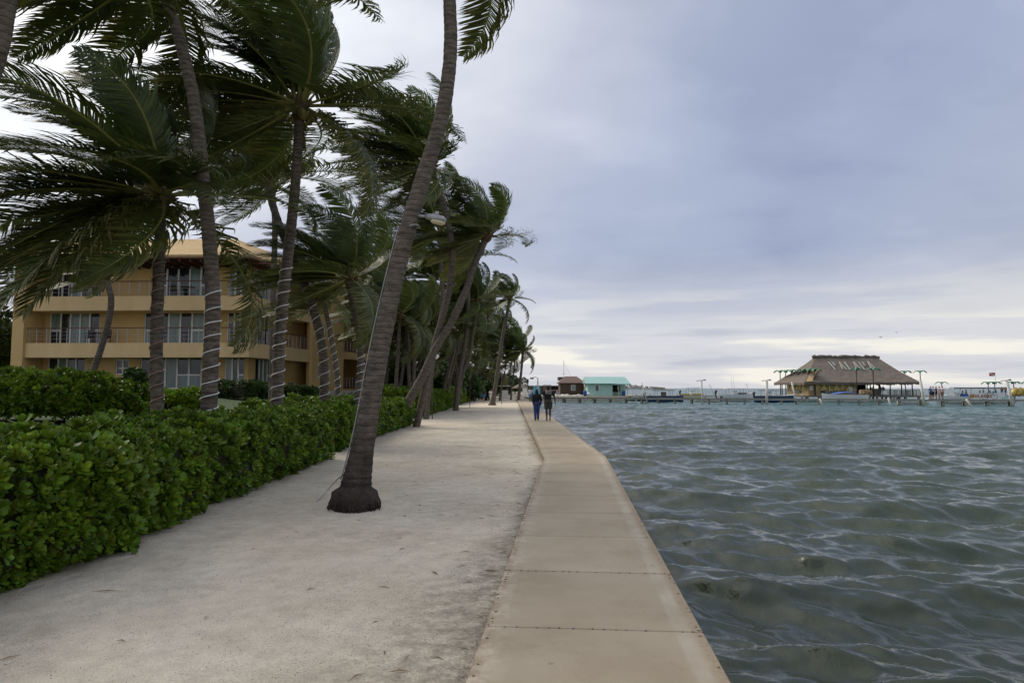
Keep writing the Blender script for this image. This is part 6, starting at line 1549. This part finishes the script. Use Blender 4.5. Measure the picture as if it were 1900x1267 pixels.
    _cache[key] = (B, S, T_, Sh, Hm, low, hands, chest, head); return _cache[key]
def person(label, loc, rz, mats, group=None, **k):
    B, S, T_, Sh, Hm, low, hands, chest, head = person_meshes(**k)
    seat = k.get('sit'); r = empty('person', (loc[0], loc[1], loc[2] - low), True, rz); tag(r, label, 'person', group)
    for nm, me, mt in (('body', B, mats[0]), ('shirt', S, mats[1]), ('trousers' if k.get('long_trousers') else 'shorts', T_, mats[2]), ('hair', Hm, mats[3]), ('footwear', Sh, mats[4] if len(mats) > 4 else 'rubber')):
        m2 = me.copy(); m2.materials.clear(); m2.materials.append(M(mt)); link(nm, m2, r)
    return r, chest, head
pm = on_z(1017.5, 780.5, 0); pw = on_z(996, 780, 0)
man, ch_, hd_ = person('man in black printed t-shirt and olive shorts walking away on the walkway', (pm.x, pm.y, 0), 0.0, ('skin_dark', 'cloth_black', 'cloth_olive', 'hair_black'), key='man', H=1.83, legL=(.02, 0), legR=(-.05, .02), armL=(.02, -.045), armR=(-.07, .075), sleeves=.55, fingers=True, vox=.013)
# pale print on the back of the shirt: rounded frame with letters
mb = MB(); zc_ = ch_.z + .10; yb = -.135; ring = []
for k in range(28):
    a = 6.2832 * k / 28; ca, sa = math.cos(a), math.sin(a); ring.append((.150 * math.copysign(abs(ca) ** .45, ca), yb + .035 * abs(ca) ** 2, zc_ + .085 * math.copysign(abs(sa) ** .45, sa)))
mb.tube(ring + [ring[0]], .007, 5); pr = mb.build('shirt_print', 'letter_white', man)
o = link('shirt_letters', text_mesh('ACU', .16, .004, 'letter_white', .002), man, (0, yb - .012, zc_)); o.rotation_euler = (math.pi / 2, 0, 0)
wom, _, _ = person('woman with long black hair, black top and blue jeans walking beside the man', (pw.x, pw.y, 0), .05, ('skin_dark', 'cloth_black', 'cloth_jeans', 'hair_black'), key='woman', H=1.64, legL=(-.02, 0), legR=(.03, .01), armL=(.03, .0), armR=(.03, .03), sleeves=1.2, female=True, long_trousers=True, fingers=True, vox=.013)
MB().box((-.05, -.128, .86), (.07, .025, .06)).build('pink_purse', 'cloth_red', wom)
def far_walker(label, px, py, mats, key='walk', H=1.74, rz=0.0, z=0.0, **k):
    p = on_z(px, py, z); d = dict(key=key, H=H, legL=(.06, 0), legR=(-.06, .02), armL=(-.04, .03), armR=(.04, .03), vox=.022); d.update(k); return person(label, (p.x, p.y, ground_z(p.x, p.y) if z < 0 else 0), rz, mats, **d)
far_walker('barefoot person in pale t-shirt and light blue shorts further along the walkway', 984.5, 746, ('skin_dark', 'cloth_white', 'cloth_blue', 'hair_black', 'skin_dark'))
far_walker('person in black shirt and bright blue shorts walking on the sand', 897.5, 746, ('skin_tan', 'cloth_black', 'cloth_blue', 'hair_black'), z=-.12, H=1.82, key='walk2', legL=(-.05, .01), legR=(.06, 0), armL=(.03, .02), armR=(-.04, .03))
far_walker('person in pale shirt stepping past the solitary palm with a shoulder bag', 911.5, 748.5, ('skin_tan', 'cloth_white', 'cloth_white', 'hair_black'), z=-.12, H=1.72, key='walk3', legL=(-.12, .03), legR=(.10, 0), armL=(-.05, .03), armR=(.12, .08))
STD = dict(key='stand', H=1.72, legL=(.01, 0), legR=(-.01, 0), armL=(.06, .02), armR=(.02, .03), vox=.028)
SIT = dict(key='seat', H=1.72, legL=(0, 0), legR=(0, 0), armL=(.14, .02), armR=(.14, .02), sit=True, vox=.028)
# beach sitters on white loungers at the end of the path
lng = [(951, 733, 'cloth_white'), (962, 733, 'cloth_pink')]
for k, (px, py, mt) in enumerate(lng):
    Y = 128; x = (px - 950) / F_PX * Y; z = ground_z(x, Y)
    r = empty('beach_chair', (x, Y, z), True, math.pi); tag(r, ('white beach chair under the person in white', 'white beach chair under the person in pink')[k], 'chair')
    MB().box((0, .1, .40), (.65, .9, .08)).build('seat', 'white_paint', r); MB().box((0, -.42, .78), (.65, .08, .8), rx=.25).build('backrest', 'white_paint', r)
    for a in (-.28, .28):
        for b in (-.3, .45): MB().box((a, b, .18), (.07, .07, .37)).build('leg', 'white_paint', r)
    person(('seated person in white on a beach chair facing the walkway', 'seated person in pink on a beach chair facing the walkway')[k], (x, Y, z), math.pi, ('skin_tan', mt, 'cloth_red' if k else 'skin_tan', 'hair_brown', 'skin_tan'), **SIT)
# patrons of the bar
for k, (x, y, mt) in enumerate(((63.9, 121.9, 'cloth_black'), (64.5, 122.2, 'cloth_navy'), (66.1, 121.9, 'cloth_blue'), (67.0, 123.5, 'cloth_black'), (68.4, 127.0, 'cloth_navy'), (62.4, 126.0, 'cloth_black'))):
    person(['guest in black at the bar railing near the orange cabinet', 'guest in navy next to the one in black at the bar railing', 'guest in light blue shirt at the bar railing', 'guest in black deeper inside the thatched bar', 'guest in navy by the rear rail of the bar', 'guest in black in the bar behind the orange cabinet'][k], (x, y, .36), .6 + k, ('skin_tan', mt, 'cloth_navy', 'hair_brown'), **STD)
# people on the pier waiting for the tour boat, and its passengers
for k, (px, mt, t_) in enumerate(((1724, 'cloth_blue', 'cloth_navy'), (1729, 'cloth_white', 'cloth_black'), (1735, 'cloth_black', 'cloth_black'), (1740, 'cloth_pink', 'cloth_pink'), (1746, 'cloth_white', 'skin_tan'))):
    q = pier_s(px, -.2 - .15 * (k % 3)); person(['standing person in blue shirt and dark shorts on the pier near the tour boat bow', 'standing person in white top and black shorts on the pier', 'standing person all in black on the pier', 'standing person all in pink on the pier', 'standing person in white on the pier closest to the tour boat'][k], (q.x, q.y, DZ + .03), .5 * k, ('skin_tan', mt, t_, 'hair_brown'), **STD)
for k, (dx, dy, mt, mode) in enumerate(((1.2, .3, 'cloth_white', 's'), (.5, 0, 'cloth_white', 'u'), (-1.3, .3, 'cloth_red', 's'), (-1.9, .2, 'cloth_white', 's'), (-2.9, .1, 'cloth_navy', 's'), (-3.3, .5, 'cloth_blue', 'u'), (-3.9, -.2, 'cloth_red', 'u'), (-4.3, .5, 'cloth_white', 'u'))):
    x, y = tb.location.x - dx, tb.location.y - dy; zf = tb.location.z + .56
    kw = STD if mode == 'u' else SIT
    person(['passenger in white seated at the console', 'crew member in white standing under the canopy', 'seated passenger in red amidships', 'seated passenger in white behind the one in red', 'seated passenger in navy near the stern', 'standing passenger in blue near the stern', 'standing passenger in red by the flag', 'standing passenger in white at the canopy end'][k] + ' of the tour boat', (x, y, zf + (.3 if mode == 's' else 0)), (1.4 if mode == 's' else .6 * k), ('skin_tan', mt, 'cloth_navy', 'hair_brown'), **kw)
for k, (px, y) in enumerate(((1857, 133), (1864, 133.4))):
    x = (px - 950) / F_PX * y; person(['bare-chested person on the outer deck behind the tour boat stern', 'bare-chested person on the outer deck beside the yellow slides'][k], (x, y, .28), 2.0 * k, ('skin_tan', 'skin_tan', 'cloth_navy', 'hair_brown', 'skin_tan'), **STD)

# ================================================================== beach end of the path: thatch umbrella, kiosk, white tents
ux, uy = (966 - 950) / F_PX * 140, 140; uz = ground_z(ux, uy)
um = empty('thatch_umbrella', (ux, uy, uz)); tag(um, 'small thatched beach umbrella at the end of the path', 'umbrella')
MB().tube([(ux, uy, uz - .05), (ux, uy, uz + 2.6)], .07, 8).build('pole', 'wood_post', um); MB().tube([(ux, uy, uz + 1.75), (ux, uy, uz + 1.9), (ux, uy, uz + 2.5), (ux, uy, uz + 2.85)], [1.75, 1.7, .7, .06], 16).build('thatch', 'thatch', um)
kx, ky = (936 - 950) / F_PX * 118, 118; kz = ground_z(kx, ky); ks = empty('kiosk', (kx, ky, kz)); tag(ks, 'small white kiosk stand under the end palms', 'kiosk')
MB().box((kx, ky, kz + .7), (1.3, .8, 1.5)).build('cabinet', 'white_paint', ks); MB().box((kx, ky, kz + 2.2), (1.9, 1.4, .12)).build('roof', 'white_paint', ks)
for a in (-.6, .6): MB().box((kx + a, ky - .3, kz + 1.4), (.08, .08, 1.6)).build('post', 'wood_red', ks)
kx, ky = (974 - 950) / F_PX * 134, 134; kz = ground_z(kx, ky); tag(MB().box((kx, ky, kz + .85), (.9, .6, 1.75)).box((kx, ky, kz + 1.77), (1.0, .7, .1)).build('cooler_cabinet', 'white_paint'), 'tall white cooler cabinet beside the thatched umbrella', 'cabinet')
for k, (px, Y, w, h_) in enumerate(((900, 175, 9, 3.4), (925, 190, 8, 3.2), (884, 160, 6, 2.6))):
    x = (px - 950) / F_PX * Y; z = ground_z(x, Y); r = empty('white_pavilion', (x, Y, z)); tag(r, ('long white roofed pavilion glimpsed between the far palm stems', 'smaller white pavilion behind the solitary palm', 'low white pavilion beside the far hedge end')[k], 'pavilion')
    MB().box((x, Y, z + h_), (w, 5, .25)).build('roof', 'white_paint', r); MB().box((x, Y + 2, z + h_ / 2), (w * .9, .2, h_)).build('back_wall', 'white_paint', r)
    for i in range(4): MB().box((x - w * .45 + i * w * .3, Y - 2.3, z + h_ / 2), (.15, .15, h_)).build('post', 'white_paint', r)

# two gulls gliding over the bay
for k, (px, py) in enumerate(((1634, 626), (1664, 617))):
    c = at_y(px, py, 120); r = empty('bird', tuple(c), True, .4 + k); tag(r, 'dark gliding bird over the water before the cloud bank', 'bird', 'birds over the bay')
    MB().tube([(-.25, 0, 0), (-.1, 0, .02), (.12, 0, .02), (.26, 0, .03)], [.015, .06, .06, .015], 8).build('body', 'metal_dark', r, True)
    for s_ in (-1, 1): MB().add([(-.08, 0, .03), (.08, 0, .03), (.05, s_ * .32, .16), (-.1, s_ * .62, .06), (-.12, s_ * .3, .14)], [(0, 1, 2, 4), (4, 2, 3)]).build('wing', 'metal_dark', r)

for o in bpy.data.objects:
    if '_local' in o: del o['_local']
